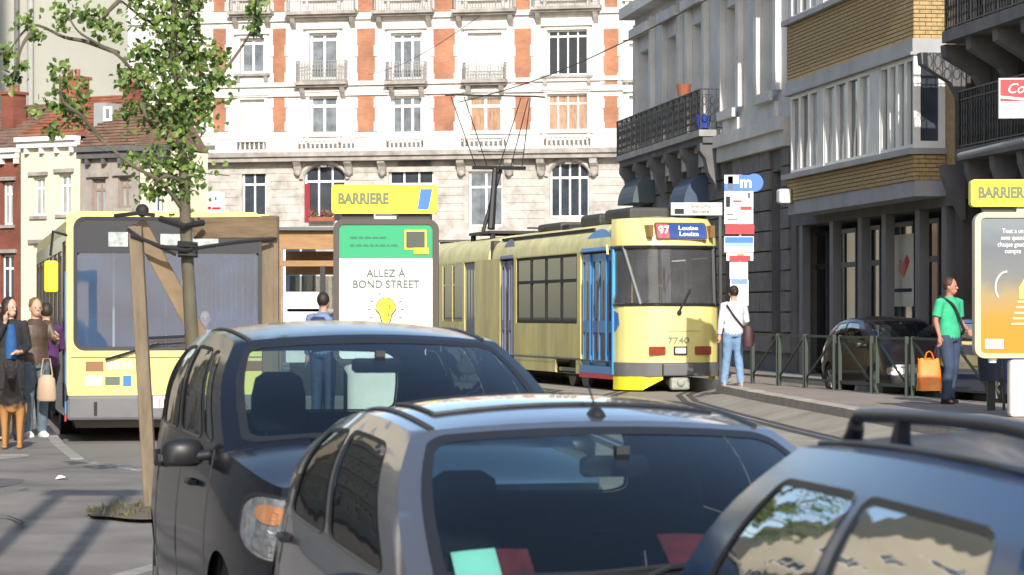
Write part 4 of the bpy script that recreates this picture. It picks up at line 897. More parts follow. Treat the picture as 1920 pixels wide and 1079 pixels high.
# ---------------------------------------------------------------- bus
ty = M('tram yellow', (.78, .70, .26), .35, var=.08, scale=.8, coat=.3); tyb = M('bus yellow', (.76, .67, .19), .35, var=.06, scale=.8, coat=.3); tyd = M('shaded side yellow', (.56, .48, .17), .45, var=.3, scale=1.6, coat=.15, stretch=(1, 1, .3))  # side panels: tram yellow darkened for the shaded flank, with dirt streaks
bb_ = M('bus black', (.02, .021, .025), .25, var=.1, coat=.4); bg_ = M('bumper grey', (.13, .13, .135), .6, var=.15); bblue = M('bus blue', (.05, .22, .50), .35, var=.1)
by = R(11.5); fl = at(125, 590, 34.2); bl = Vector((fl.x, fl.y))+Vector((math.cos(by), math.sin(by)))*1.25
bus = thing('city_bus', 'yellow city bus with a huge dark windscreen standing at the left kerb', 'bus', (bl.x, bl.y, 0), by)
ZT = 2.86
b = MB(); b.prism([(-1.25, ZT-.28), (-1.22, ZT-.1), (-1.1, ZT), (1.1, ZT), (1.22, ZT-.1), (1.25, ZT-.28)], .14, 12, 'y'); b.build('roof', tyb, bus, sharp=40)
b = MB(); b.box(-1.2, 1.2, .15, 11.9, .32, .42); b.build('floor', bb_, bus)
b = MB(); b.box(-1.2, 1.2, .15, 11.9, ZT-.36, ZT-.30); b.build('ceiling', M('ceiling grey', (.3, .33, .36), .8), bus)
def framehole(b, x0, x1, z0, z1, l, out, y):      # flat front panel with a rounded opening
    S = lambda a, c, off=0: (a, y+off, c); between(b, S, out, l, 2); return S
l = rrect(-1.17, 1.17, 1.13, ZT-.07, .14, 6, 1); lo_ = rrect(-1.17, 1.17, 1.13, ZT-.07, .14, 6, 1, (-1.25, 1.25, .60, ZT-.03))
b = MB(); S = framehole(b, -1.25, 1.25, .60, ZT-.03, l, lo_, 0.0); between(b, S, l, [(p[0], p[1]) for p in l], 1, 0, .06); b.build('front_panel', tyb, bus, sharp=40)
b = MB(); b.box(-1.25, 1.25, .001, .14, .58, .61); b.box(-1.25, -1.19, .0015, .3, .6, ZT-.2); b.box(1.19, 1.25, .0015, .3, .6, ZT-.2); b.build('front_frame', tyb, bus)
b = MB(); disc(b, S, rrect(-1.14, 1.14, 1.15, 2.36, .12, 6, 1), 4, .03); b.build('windscreen', glassmat('hazed bus glass', (.60, .72, .85), 1.0, 0, .19, (.20, .34, .62)), bus)  # blue diffuse part of the glass stands in for reflected sky
b = MB(); between(b, S, l, rrect(-1.12, 1.12, 1.18, ZT-.11, .12, 6, 1), 1, .006, .008); b.box(-1.15, 1.15, .02, .06, 2.34, ZT-.09); b.build('windscreen_seal', M('header blue black', (.014, .018, .03), .3, var=.1), bus)
dest = M('destination blind', (.36, .40, .38), .4, var=.5, scale=9)
for x0, x1, z0, z1 in ((-.74, -.50, 2.42, 2.60), (-.10, .22, 2.44, 2.58), (.30, .62, 2.42, 2.60)): b = MB(); b.box(x0, x1, .008, .016, z0, z1); o = b.build('destination_blind', dest, bus)
b = MB(); b.box(-1.252, 1.252, -.05, .25, .27, .58); b.build('bumper', bg_, bus, bevel=.04)
for x in (-.9, -.3, .6): b = MB(); b.box(x-.02, x+.02, -.058, -.051, .33, .5); b.build('bumper_slot', dark, bus)
b = MB(); b.box(-.19, .21, -.062, -.052, .42, .57); o = b.build('number_plate', plw, bus); text('JJI 882', .12, red, o, TX(.01, -.064, .49), .9)
for x, w_, z, h_, m_, nm in ((-1.02, .22, .94, .12, M('brown lamp', (.25, .12, .06), .3), 'headlight'), (.95, .22, .94, .12, M('brown lamp', (.25, .12, .06), .3), 'headlight'), (-1.02, .2, .76, .13, M('sticker', (.6, .6, .5), .5, var=.3, scale=30), 'sticker'), (-.78, .18, .76, .1, M('dark vent', (.1, .12, .09), .5), 'vent'), (-.56, .1, .76, .13, blue, 'sticker')):
    b = MB(); b.box(x, x+w_, -.012, -.002, z-h_/2, z+h_/2); b.build(nm, m_, bus)
text('8836', .15, M('pale number', (.62, .62, .6), .5), bus, TX(-.6, -.006, .95), 1.1, bold=.004); 
b = MB(); b.box(-1.2, 1.2, -.004, -.001, 1.04, 1.055); b.build('panel_seam', bg_, bus)
for s in ((-.78, 1.02, -.12, 1.22, -.03), (-.4, 1.28, .75, 1.33, -.04)):
    b = MB(); b.tube([(s[0], s[4]-.02, s[1]), (s[2], s[4], s[3])], .018, 6); b.tube([(s[2]-.1, s[4], s[3]-.02), (s[2]+.7, s[4], s[3]+.03)], .013, 6); b.build('wiper', bb_, bus)
# sides
def buswall(s):
    T_ = Matrix.Translation((s*1.25, 0, 0)) @ (Matrix.Rotation(R(-90), 4, 'Z') if s < 0 else Matrix.Rotation(R(90), 4, 'Z'))
    return T_
for s in (-1, 1):
    T_ = buswall(s); uu = (lambda a, c: (-c, -a)) if s < 0 else (lambda a, c: (a, c))
    wn = [uu(.25, 1.3)+(.40, 2.5)]+[uu(1.5+i*1.5, 2.85+i*1.5)+(1.15 if i not in (2,) or s > 0 else .4, 2.4) for i in range(7)]
    if s > 0: wn[0] = uu(.25, 1.3)+(1.15, 2.4)
    b = MB(T_); a, c = uu(0, 12); wall(b, a, c, .30, ZT-.27, wn, .05); b.build('side_panel', bb_, bus)
    for q in wn: window(bus, q, .02, 2, None, .05, bb_, glass_t, T=T_, th=.03)
b = MB(); b.box(-1.27, -1.252, .03, .16, .35, ZT-.75); b.build('door_edge_stripe', bblue, bus)
b = MB(); b.box(-1.272, -1.253, .02, .2, .26, .345); b.build('step_edge', red, bus)
b = MB(); b.tube([(-1.22, .03, 2.55), (-1.42, -.1, 2.6), (-1.45, -.12, 2.3)], .02, 6); o = b.build('mirror_arm', bb_, bus); b = MB(); b.box(-1.53, -1.36, -.2, -.08, 1.85, 2.24); b.build('door_mirror', yel, bus, bevel=.03)
b = MB(); b.box(1.2, 1.25, 0, 12, .3, .5); b.box(-1.15, 1.15, 11.95, 12, .4, 2.6); b.build('rear_wall', M('rear wall blue grey', (.10, .14, .2), .6), bus)
for y in (2.6, 9.5):
    for s in (-1, 1): b = MB(); b.cyl((s*1.1, y, .46), 'x', .46, .26, 24); o = b.build('wheel', rubber, bus, sharp=40)
b = MB(); b.box(-1.1, 1.1, 1.0, 11.6, .14, .31); b.build('underframe', bb_, bus)
for i, (x, y) in enumerate([(-.7, 2.8), (.7, 2.8), (-.7, 4.2), (.7, 4.2), (-.7, 5.6), (.7, 5.6)]): b = MB(); b.box(x-.4, x+.4, y, y+.1, .8, 1.55); b.box(x-.4, x+.4, y-.4, y, .8, .9); b.build('seat', M('bus seat', (.05, .06, .12), .8), bus, bevel=.03)
b = MB(); b.box(-1.1, 1.1, .25, .75, .42, 1.12); b.build('dashboard', M('bus dash', (.12, .13, .14), .7), bus, bevel=.04)
b = MB(); n = 20; T_ = Matrix.Translation((.55, .8, 1.25)) @ Matrix.Rotation(R(-40), 4, 'X'); b.tube([T_ @ Vector((.24*math.cos(2*math.pi*i/n), .24*math.sin(2*math.pi*i/n), 0)) for i in range(n+1)], .018, 6, cap=False); b.build('steering_wheel', bb_, bus)
for x, y in ((-.6, 1.3), (-.2, 3.4), (.35, 5)): b = MB(); b.tube([(x, y, .42), (x, y, ZT-.15)], .018, 6); b.build('grab_pole', M('pole grey', (.5, .5, .45), .4), bus)
# ---------------------------------------------------------------- tram
TA = math.atan(.24); tx = at(1270, 590, 56.4)
tram = thing('tram', 'yellow articulated tram with blue folding doors and a number 97 destination board', 'tram', (tx.x, tx.y, 0), TA)
TW = 1.1; outl = [(-1.1, 14), (-1.1, .95), (-1.03, .60), (-.80, .24), (-.55, .06), (0, 0), (.55, .06), (.80, .24), (1.03, .60), (1.1, .95)]
# sample plan outline of the nose
def nose(u):                                       # u 0..1 left to right round the nose
    pts = [(-1.1, .95), (-1.07, .65), (-.98, .42), (-.80, .22), (-.58, .07), (-.3, .015), (0, 0), (.3, .015), (.58, .07), (.80, .22), (.98, .42), (1.07, .65), (1.1, .95)]
    k = u*(len(pts)-1); i = min(int(k), len(pts)-2); return Vector(pts[i]).lerp(Vector(pts[i+1]), k-i)
def nb(z):                                         # how far the face leans back with height
    return .02*max(0, .9-z)*2+.10*max(0, z-1.75)/1.2+(.30*((z-3.0)/.6)**2.2 if z > 3.0 else 0)
def NS(u, z, off=0): p = nose(u); s = 1-(.10*((z-3.0)/.6)**2 if z > 3 else 0); n = Vector((p.x*.6, p.y-1.2)).normalized(); return (p.x*s+n.x*off, p.y+nb(z)+n.y*off, z)
b = MB(); b.grid(lambda u, v: NS(u, lerp(.60, 1.765, v)), 36, 8); b.grid(lambda u, v: NS(u, lerp(2.99, 3.55, v)), 36, 10); b.add([NS(i/36, 3.55) for i in range(37)]+[(0, 1.4, 3.62)], [(i, i+1, 37) for i in range(36)]); b.grid(lambda u, v: NS(u, lerp(1.76, 3.0, v)), 36, 4, skip=lambda u, v: .025 < u < .975); b.build('front_panel', ty, tram, sharp=50)
b = MB(); b.grid(lambda u, v: NS(lerp(.03, .97, u), lerp(1.77, 2.99, v), -.02), 30, 4); b.build('windscreen', glassmat('hazed tram glass', (.5, .5, .5), .9, 0, .15, (.42, .42, .45)), tram, sharp=40)  # grey haze painted into the windscreen glass to lighten it
b = MB()
for zz in (1.78, 2.95): b.tube([NS(lerp(.02, .98, i/30), zz, .005) for i in range(31)], .035, 6)
for u in (.02, .98): b.tube([NS(u, 1.76, .0), NS(u, 2.99, .0)], .04, 6)
b.tube([NS(.79, 1.76, .0), NS(.79, 2.99, .0)], .055, 6); b.build('windscreen_frame', bb_, tram, sharp=40)
b = MB(); b.tube([NS(.16, 2.97, .004), NS(.28, 1.77, .004)], .035, 6); b.build('windscreen_pillar', M('pillar pale', (.16, .18, .18), .6), tram, sharp=40)
b = MB(); b.grid(lambda u, v: NS(lerp(.0, 1.0, u), lerp(.32, .60, v), .02), 36, 2); b.build('bumper', bg_, tram, sharp=40)
b = MB(); b.box(-.32, .32, -.12, .1, .33, .58); b.build('bumper_block', bg_, tram, bevel=.03)
b = MB(); b.grid(lambda u, v: NS(lerp(.02, .30, u), lerp(.04, .32, v), .01), 10, 2); b.build('skirt_panel', M('new yellow', (.78, .70, .03), .4, var=.05), tram, sharp=40)
b = MB()
for s, ua, ub in ((-1, .30, .42), (1, .98, .72)):
    b.add([NS(ua, .32), NS(ua, .05 if s < 0 else .12), NS(ub, .26), NS(ub, .32)], [(0, 1, 2, 3)])
b.build('skirt_wing', M('new yellow', (.78, .70, .03), .4), tram)
b = MB(); b.box(-.2, .2, -.25, -.05, .05, .30); b.tube([(0, -.3, .2), (0, .6, .2)], .09, 10); b.build('coupler', M('coupler grey', (.3, .31, .27), .6, var=.3, scale=6), tram, bevel=.05)
l = rrect(-.38, .64, 3.14, 3.42, .05, 4, 1); SF = lambda a, c, off=0: (a, nb(c)-.025+off, c)
b = MB(); disc(b, SF, rrect(-.42, .68, 3.10, 3.46, .06, 4, 1), 3, .005); b.build('destination_frame', M('box brown', (.12, .06, .05), .4), tram)
b = MB(); disc(b, SF, rrect(-.12, .65, 3.13, 3.43, .04, 4, 1), 2, -.01); o = b.build('destination_board', M('dest blue', (.03, .07, .25), .3), tram); ang_ = 77
for s_, z in (('Louise', 3.34), ('Louiza', 3.22)): text(s_, .12, plw, o, TX(.28, nb(z)-.05, z, 84), 1.35, bold=.003)
b = MB(); disc(b, SF, rrect(-.39, -.13, 3.13, 3.43, .04, 4, 1), 2, -.01); o = b.build('route_board', M('dest red', (.45, .10, .12), .3), tram); text('97', .27, plw, o, TX(-.25, nb(3.28)-.05, 3.28, 84), .85, bold=.006)
for x in (-.56, .82): b = MB(); b.box(x-.045, x+.045, .10+nb(3.2), .16+nb(3.2), 3.16, 3.40); 
for x, w_ in ((-.55, .1), (.81, .1)): b = MB(); b.box(x-w_/2, x+w_/2, .02 if abs(x) < .6 else .18, .45, 3.15, 3.40); b.build('marker_light', M('marker brown', (.2, .1, .03), .4), tram)
for x in (-.42, .55): b = MB(); b.box(x-.17, x+.17, -.03, .08, .76, .93); b.build('tail_light', M('lamp dark red', (.28, .04, .02), .25, var=.3, scale=20), tram, bevel=.02)
b = MB(); b.box(-.08, .20, -.035, .03, .76, .93); o = b.build('number_plate_frame', dark, tram); b = MB(); b.box(-.05, .17, -.04, -.036, .79, .90); b.build('number_plate', plw, o)
text('7740', .17, M('fleet number grey', (.22, .23, .2), .5), tram, TX(.02, -.02, 1.05), 1.35, bold=.003)
b = MB(); b.tube([(.02, -.05, 1.62), (.07, -.06, 1.74), (.28, .0, 2.1)], .022, 6); b.ell((.03, -.05, 1.62), (.05, .03, .05)); b.build('wiper', M('matt black', (.015, .015, .012), .8), tram, sharp=50)
b = MB(); b.box(-.2, .5, -.013, -.008, 1.24, 1.247); b.build('panel_seam', bg_, tram)
def roofsec(ya, yb, nm='roof', par=None, mt=None):
    b = MB(); b.prism([(-1.1, 2.92), (-1.08, 3.1), (-.98, 3.3), (-.75, 3.45), (-.35, 3.54), (.35, 3.54), (.75, 3.45), (.98, 3.3), (1.08, 3.1), (1.1, 2.92)], ya, yb, 'y'); return b.build(nm, mt or M('roof yellow', (.70, .63, .29), .5, var=.25, scale=1.5), par or tram, sharp=40)
roofsec(.98, 11.9)
glass_side = glassmat('brown tram side glass', (.62, .56, .48), .8)
TS = Matrix.Translation((-1.1, 0, 0)) @ Matrix.Rotation(R(-90), 4, 'Z')       # left side: u = -y
def pos(px): m = (px-CX)/F; lw = tram.matrix_basis @ Vector((-1.1, 0, 0)); d = Vector((-math.sin(TA), math.cos(TA))); return (m*lw.y-lw.x)/(d.x-m*d.y)
d1a, d1b = .98, pos(1088); wa, wb_ = pos(1081), pos(968); d2a, d2b = pos(963), pos(937); e1 = pos(915)
wn = [(-wb_+(wb_-wa)*i/4, -wb_+(wb_-wa)*(i+1)/4, 1.385, 2.895) for i in range(4)]
doors = [(-d1b, -d1a, .33, 2.9), (-d2b, -d2a, .33, 2.9)]
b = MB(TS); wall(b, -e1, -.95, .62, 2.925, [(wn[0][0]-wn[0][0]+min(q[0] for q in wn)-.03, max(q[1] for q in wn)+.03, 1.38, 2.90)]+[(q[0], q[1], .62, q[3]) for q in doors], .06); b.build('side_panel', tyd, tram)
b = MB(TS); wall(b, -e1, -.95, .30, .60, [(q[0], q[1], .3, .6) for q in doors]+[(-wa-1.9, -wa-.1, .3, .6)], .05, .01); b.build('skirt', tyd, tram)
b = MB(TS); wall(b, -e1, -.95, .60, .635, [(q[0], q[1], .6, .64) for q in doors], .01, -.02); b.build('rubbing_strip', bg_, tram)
b = MB(); b.box(-1.02, 1.05, 1, 11.8, .34, .42); b.build('floor', bb_, tram)
TR_ = Matrix.Translation((1.1, 0, 0)) @ Matrix.Rotation(R(90), 4, 'Z'); wr2 = [(1.3+i*1.5, 2.6+i*1.5, 1.4, 2.88) for i in range(7)]
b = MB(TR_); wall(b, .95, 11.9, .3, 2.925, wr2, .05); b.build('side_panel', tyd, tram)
for q in wr2: window(tram, q, .02, 1, None, .05, bb_, glass_t, T=TR_, th=.03)
for q in wn:
    window(tram, q, .015, 1, .62, .06, M('matt frame', (.022, .02, .018), .75), glass_side, T=TS, th=.03)
for di, q in enumerate(doors):
    m_ = bblue if di == 0 else M('door grey blue', (.16, .18, .26), .5, var=.15); n = 4
    for i in range(n):
        a = lerp(q[0], q[1], i/n); c = lerp(q[0], q[1], (i+1)/n); b = MB(TS); w_ = .08 if i % 2 else .04
        b.box(a+.01, a+.09, w_, w_+.05, .36, 2.86); b.box(c-.09, c-.01, w_, w_+.05, .36, 2.86); b.box(a+.09, c-.09, w_, w_+.05, 2.7, 2.86); b.box(a+.09, c-.09, w_, w_+.05, 1.2, 1.45); b.box(a+.09, c-.09, w_, w_+.05, .36, .62)
        o = b.build('door_leaf', m_, tram); b = MB(TS); b.quad((a+.09, w_+.025, .62), (c-.09, w_+.025, .62), (c-.09, w_+.025, 2.7), (a+.09, w_+.025, 2.7)); b.build('pane', M('tram door glass', (.05, .06, .08), .1, var=.3), o)
        b = MB(TS); b.tube([(a+.15, w_-.03, .8), (a+.15, w_-.03, 2.3)], .014, 6); b.build('grab_rail', steel, o)
    b = MB(TS); b.box(q[0]-.06, q[1]+.06, -.01, .2, .24, .34); b.build('door_step', red if di == 0 else bg_, tram)
    if di == 0: b = MB(TS); b.box(q[0]-.02, q[1]+.02, -.012, -.003, .345, .5); b.build('door_kick_strip', bblue, tram)
    b = MB(TS); c = (q[0]+q[1])/2; hw = (q[1]-q[0])/2   # arched blue head over the door
    n = 10; b.add([(c-hw, -.006, 2.9), (c+hw, -.006, 2.9)]+[(c+hw*math.cos(math.pi*i/n)*.95, .13*math.sin(math.pi*i/n)-.012, 2.92+.46*math.sin(math.pi*i/n)) for i in range(n+1)], [(0, 1)+tuple(range(2, n+3))]); b.build('door_head', bblue if di == 0 else m_, tram)
b = MB(TS); b.tube([(-d1a-.3, -.03, 3.0), (-d1a+.5, -.25, 2.98), (-d1a+.55, -.25, 2.8)], .025, 6); b.build('mirror_arm', ty, tram)
b = MB(TS); b.box(-.95, -.86, -.03, .03, .34, 2.92); b.build('corner_post', M('corner blue', (.06, .30, .55), .4), tram)
b = MB(); b.add([NS(.02, 1.66, .01), NS(.09, 1.60, .01), NS(.10, 1.35, .01), NS(.04, 1.22, .01), NS(.02, 1.3, .01)], [(0, 1, 2, 3, 4)]); b.build('emblem', blue, tram)
# wheel and bogie under the window bay
for y in (wa+.35, wa+1.45, 10.2):
    for x in (-.75, .75): b = MB(); b.cyl((x, y, .34), 'x', .34, .12, 24); b.build('wheel', M('wheel steel', (.16, .14, .12), .5, .4), tram, sharp=40)
b = MB(); b.box(-.85, .85, wa, wa+1.9, .22, .32); b.box(-.9, .9, 1.2, 11.5, .3, .34); b.build('bogie_frame', dark, tram)
# second section, swung the other way
T2 = Matrix.Translation((0, 12.1, 0)) @ Matrix.Rotation(R(-1), 4, 'Z'); sec = MB(TS)
b = MB(); n = 7
for i in range(n): k = .0 if i % 2 else .08; b.box(-1.02-k+.05, 1.02+k-.05, 11.92+i*.05, 11.97+i*.05, .5, 3.35+(k-.05))
b.build('bellows', M('bellows rubber', (.07, .06, .055), .8), tram)
roofsec(12.3, 22)
o2 = 12.3; f2 = pos(892); 
wn2 = [(-pos(x1), -pos(x0), 1.4, 2.88) for x0, x1 in ((867, 848), (847, 830))]+[(-20.5, -19.3, 1.4, 2.88)]
dd = (-pos(870), -pos(890), .33, 2.9)
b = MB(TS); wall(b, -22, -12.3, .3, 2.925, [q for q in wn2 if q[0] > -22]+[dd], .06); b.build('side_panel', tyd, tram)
for q in wn2:
    if q[0] > -22: window(tram, q, .015, 1, .64, .05, bb_, glass_t, T=TS, th=.03)
b = MB(TS); b.box(dd[0], dd[1], .04, .08, .35, 2.88); o = b.build('door_leaf', M('door grey blue', (.16, .18, .26), .5), tram)
for i in range(4): b = MB(TS); a = lerp(dd[0], dd[1], (i+.2)/4); c = lerp(dd[0], dd[1], (i+.8)/4); b.box(a, c, .03, .037, .6, 2.7); b.build('pane', pane_d, o)
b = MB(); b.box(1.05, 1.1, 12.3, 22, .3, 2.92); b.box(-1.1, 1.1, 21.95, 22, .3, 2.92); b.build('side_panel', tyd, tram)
for i, (y, h_, cc) in enumerate(((4.2, .7, (.34, .17, .09)), (5.8, 1.3, (.30, .20, .12)), (7.1, .5, (.40, .33, .24)), (8.7, 1.4, (.34, .16, .08)), (10.1, .8, (.3, .22, .15)))):  # brown sheets standing in for reflections and buildings beyond the tram windows
    b = MB(); b.box(.98, 1.0, y, y+1.2, 2.88-h_, 2.88); b.build('reflection_sheet', M('blind %d' % i, cc, .85, var=.3, scale=4, stretch=(1, 5, 1)), tram)
for i, (x, y) in enumerate(((-.62, 4.9), (.1, 6.3), (-.6, 8.3), (.5, 3.4))):
    b = MB(); b.rings([(x, y, 1.5, .16, .05), (x, y, 1.62, .19, .06), (x, y, 1.86, .17, .06), (x, y, 1.92, .1, .04)], 14); b.build('headrest', M('tram seat', (.25, .12, .05), .7), tram, sharp=50)
# interior
for i in range(8):
    for x in (-.7, .7): b = MB(); y = 2.6+i*1.1; b.box(x-.3, x+.3, y, y+.08, .8, 1.5); b.box(x-.3, x+.3, y-.4, y, .8, .88); b.build('seat', M('tram seat', (.25, .12, .05), .7), tram)
for x, y in ((-.5, 1.6), (.3, 2.2), (-.3, 4)): b = MB(); b.tube([(x, y, .42), (x, y, 2.9)], .018, 6); b.build('grab_pole', yel, tram)
b = MB(); b.box(-.9, .9, .35, .8, .42, 1.7); b.build('driver_desk', M('desk grey', (.2, .2, .2), .6), tram)
# roof equipment and pantograph
for px_, w_, h_, l_ in ((1240, .45, .24, 2.0), (1117, .4, .2, 1.6), (1000, .4, .12, 2.2)):
    y = {1240: 2.0, 1117: 4.6, 1000: 8.0}[px_]; b = MB(); b.box(-w_, w_, y, y+l_, 3.53, 3.6+h_); b.build('roof_box', M('roof box dark', (.05, .05, .045), .6), tram, bevel=.08)
b = MB(); b.box(-.95, -.9, 3, 11.5, 3.36, 3.42); b.box(-.8, .8, 9.5, 9.56, 3.6, 3.64); b.box(-.5, .3, 6.8, 7.4, 3.5, 3.62); b.build('roof_walkway', dark, tram)
yp = 15.0
b = MB(); b.box(-.7, .7, yp-1.1, yp+1.3, 3.62, 3.69)
for x in (-.6, .6):
    for y in (yp-1.0, yp+1.2): b.tube([(x, y, 3.4), (x, y, 3.62)], .07, 8)
b.build('pantograph_base', iron, tram)
zt = H+(590-183)/F*72
b = MB(); b.tube([(-.5, yp-.4, 3.75), (-.32, yp-.1, 5.3)], [.10, .07], 8); b.tube([(-.55, yp+.3, 3.7), (-.1, yp+.2, 5.35)], .05, 6); b.tube([(-.9, yp, 5.33), (.5, yp, 5.33)], .05, 6); b.build('pantograph_arm', iron, tram)
b = MB()
for xa, xb in ((-.8, -1.35), (-.5, -1.0), (.1, .7), (.4, .75), (-.2, .5)): b.tube([(xa, yp, 5.33), (xb, yp+.5, zt-.05)], .013, 5)
b.tube([(-.7, yp+.2, 5.75), (.5, yp+.2, 5.75)], .015, 5); b.tube([(-.9, yp+.3, 6.2), (.6, yp+.3, 6.2)], .012, 5); b.build('pantograph_frame', iron, tram)
b = MB(); b.tube([(-1.5, yp+.5, zt-.02), (-1.2, yp+.5, zt), (.9, yp+.5, zt), (1.15, yp+.5, zt-.02)], .02, 6); b.build('pantograph_head', iron, tram)
for i, (p_, q_, lb) in enumerate(((at(860, 192, 80), at(1340, -8, 48), 'overhead wire rising from the pantograph to the upper right'), (at(690, 141, 110), at(900, 30, 70), 'thin overhead wire crossing the middle of the white facade'), (at(150, 262, 100), at(430, 330, 60), 'thin span wire passing behind the young tree'), (at(960, 188, 80), at(1200, 96, 60), 'overhead wire nearest to the iron balcony'))):
    if i == 3: continue
    b = MB(); b.tube([p_.lerp(q_, k/8)-Vector((0, 0, .25*math.sin(math.pi*k/8))) for k in range(9)], .014 if i == 0 else .01, 5); tag(b.build('overhead_wire', iron), lb, 'wire')
# ---------------------------------------------------------------- street furniture
def totem(name, label, px0, px1, ytop, ybot, ysign0, ysign1, sx0, sx1, Y, frame_m, base_z):
    a, c = at(px0, ytop, Y), at(px1, ybot, Y); W = c.x-a.x; cx = (a.x+c.x)/2
    t = thing(name, label, 'advertising panel', (cx, Y, base_z)); zt, zb = a.z-base_z, c.z-base_z
    b = MB(); S = lambda p, q, off=0: (p, off, q); l = rrect(-W/2, W/2, zb, zt, .13, 6, 1)
    ins = rrect(-W/2+.075, W/2-.075, zb+.06, zt-.07, .06, 6, 1)
    between(b, S, l, ins, 1); between(b, S, l, l, 1, 0, .22); between(b, lambda p, q, off=0: (p, .22, q), l, [(0, (zt+zb)/2)]*len(l), 1); between(b, S, ins, ins, 1, 0, .03)
    b.build('frame', frame_m, t, sharp=40)
    b = MB(); b.box(-W*.42, -W*.12, .04, .16, zt-.01, zt+.07); b.box(W*.12, W*.42, .04, .16, zt-.01, zt+.07); b.build('sign_bracket', iron, t)
    b = MB(); b.box(-W*.1, W*.1, .03, .17, zt-.005, zt+.06); b.build('sign_bracket', M('grey plate', (.5, .5, .5), .5), t)
    s0, s1 = at(sx0, ysign0, Y), at(sx1, ysign1, Y); z1, z0 = s0.z-base_z, s1.z-base_z; x0, x1 = s0.x-cx, s1.x-cx
    b = MB(); lo = rrect(x0, x1, z0, z1, .05, 5, 1); n = len(lo); b.add([(p, -.03, q) for p, q in lo]+[(p, .17, q) for p, q in lo], [tuple(range(n)), tuple(range(2*n-1, n-1, -1))]+[(i, (i+1) % n, n+(i+1) % n, n+i) for i in range(n)])
    sg = b.build('stop_sign_board', yel, t)
    return t, sg, (x0, x1, z0, z1), W, zt, zb, S, ins
fr = M('dark bronze frame', (.06, .05, .045), .45, .3, var=.1)
t, sg, (x0, x1, z0, z1), W, zt, zb, S, ins = totem('advert_totem', 'advertising panel with green heading and yellow bulb, standing left of the tram', 625, 822, 411, 682, 347, 401, 622, 820, 35.6, fr, .0)
text('BARRIERE', .19, M('sign grey letters', (.13, .15, .07), .5), sg, TX(lerp(x0, x1, .30), -.035, (z0+z1)/2+.0), .80, bold=.009)
b = MB(); xm = lerp(x0, x1, .88); zm = (z0+z1)/2; b.prism([(xm-.09, zm-.13), (xm+.05, zm-.13), (xm+.10, zm+.13), (xm-.05, zm+.13)], -.036, -.032, 'y'); b.build('print', M('bright blue print', (.03, .15, .58), .4), sg)
m_ = (zb+zt)/2
zg = zt-.07-.43
b = MB(); disc(b, S, ins, 3, .028); b.build('poster', plw, t)
grn = M('poster green', (.01, .30, .13), .35, var=.04)
b = MB(); l = [(p, max(q, zg)) for p, q in ins]; disc(b, S, l, 2, .020); b.build('poster_heading', grn, t)
dg_ = M('dark green print', (.01, .16, .08), .5)
for k, ln in enumerate(((-.46, .02), (-.46, .16))): 
    b = MB(); x = ln[0]; 
    while x < ln[1]: w_ = random.uniform(.03, .09); b.box(x, x+w_, .012, .016, zg+.25-k*.1, zg+.275-k*.1); x += w_+.02
    b.build('print', dg_, t)
b = MB(); b.box(.24, .52, .012, .016, zg+.11, zg+.36); o = b.build('print', yel, t)
b = MB(); b.box(.26, .50, .007, .011, zg+.13, zg+.34); b.build('print', M('dark print', (.05, .06, .05), .5), o)
b = MB(); b.box(.36, .55, .002, .006, zg+.05, zg+.13); b.build('print', yel, o)
text('ALLEZ À', .14, txtg, t, TX(-.0, .014, zg-.20), .95, bold=.002); text('BOND STREET', .14, txtg, t, TX(.0, .014, zg-.34), .95, bold=.002)
zb_ = zg-.66; b = MB(); n = 20; pts = [(.0+.13*math.cos(a)*(1 if math.sin(a) > -.3 else .62), zb_+.15*math.sin(a)*(1 if math.sin(a) > -.3 else 1.35)) for a in [2*math.pi*i/n for i in range(n)]]; b.prism(pts, .012, .016, 'y'); b.build('print', yel, t)
b = MB(); b.tube([(p, .010, q) for p, q in pts+pts[:1]], .008, 4, cap=False); b.tube([(-.04, .01, zb_-.1), (-.05, .01, zb_+.05), (0, .01, zb_+.01), (.05, .01, zb_+.06), (.03, .01, zb_-.1)], .006, 4)
for a in (-.5, 0, .5, 1.2, 1.95, 2.6, 3.14, 3.64): b.tube([(.19*math.cos(a), .01, zb_+.19*math.sin(a)), (.235*math.cos(a), .01, zb_+.235*math.sin(a))], .006, 4)
b.build('print', txtg, t)
b = MB(); b.rings([(0, .11, 0, .5, .12), (0, .11, zb-.15, .5, .12), (0, .11, zb, .58, .14)], 20); b.build('pedestal', M('pedestal pale', (.7, .68, .6), .5), t, sharp=40)
# right totem
t, sg, (x0, x1, z0, z1), W, zt, zb, S, ins = totem('advert_totem', 'advertising panel with blue and golden beer poster on a white pedestal at the right edge', 1828, 2025, 398, 672, 337, 388, 1820, 2018, 35.0, M('frame gold beige', (.45, .40, .28), .4, .2), .28)
text('BARRIERE', .19, M('sign grey letters', (.13, .15, .07), .5), sg, TX(lerp(x0, x1, .31), -.035, (z0+z1)/2), .80, bold=.009)
pm = bpy.data.materials.new('beer poster'); pm.use_nodes = True; n_ = pm.node_tree.nodes; l_ = pm.node_tree.links; tc = n_.new('ShaderNodeTexCoord'); sp = n_.new('ShaderNodeSeparateXYZ'); mr = n_.new('ShaderNodeMapRange'); mr.inputs[1].default_value = zb; mr.inputs[2].default_value = zt
rp = n_.new('ShaderNodeValToRGB'); e = rp.color_ramp.elements; e[0].position = 0; e[0].color = (.46, .20, .004, 1); e[1].position = 1; e[1].color = (.15, .18, .21, 1)
for p_, c_ in ((.3, (.40, .20, .015)), (.5, (.28, .21, .10)), (.6, (.14, .15, .15)), (.8, (.10, .12, .15))): q = e.new(p_); q.color = (*c_, 1)
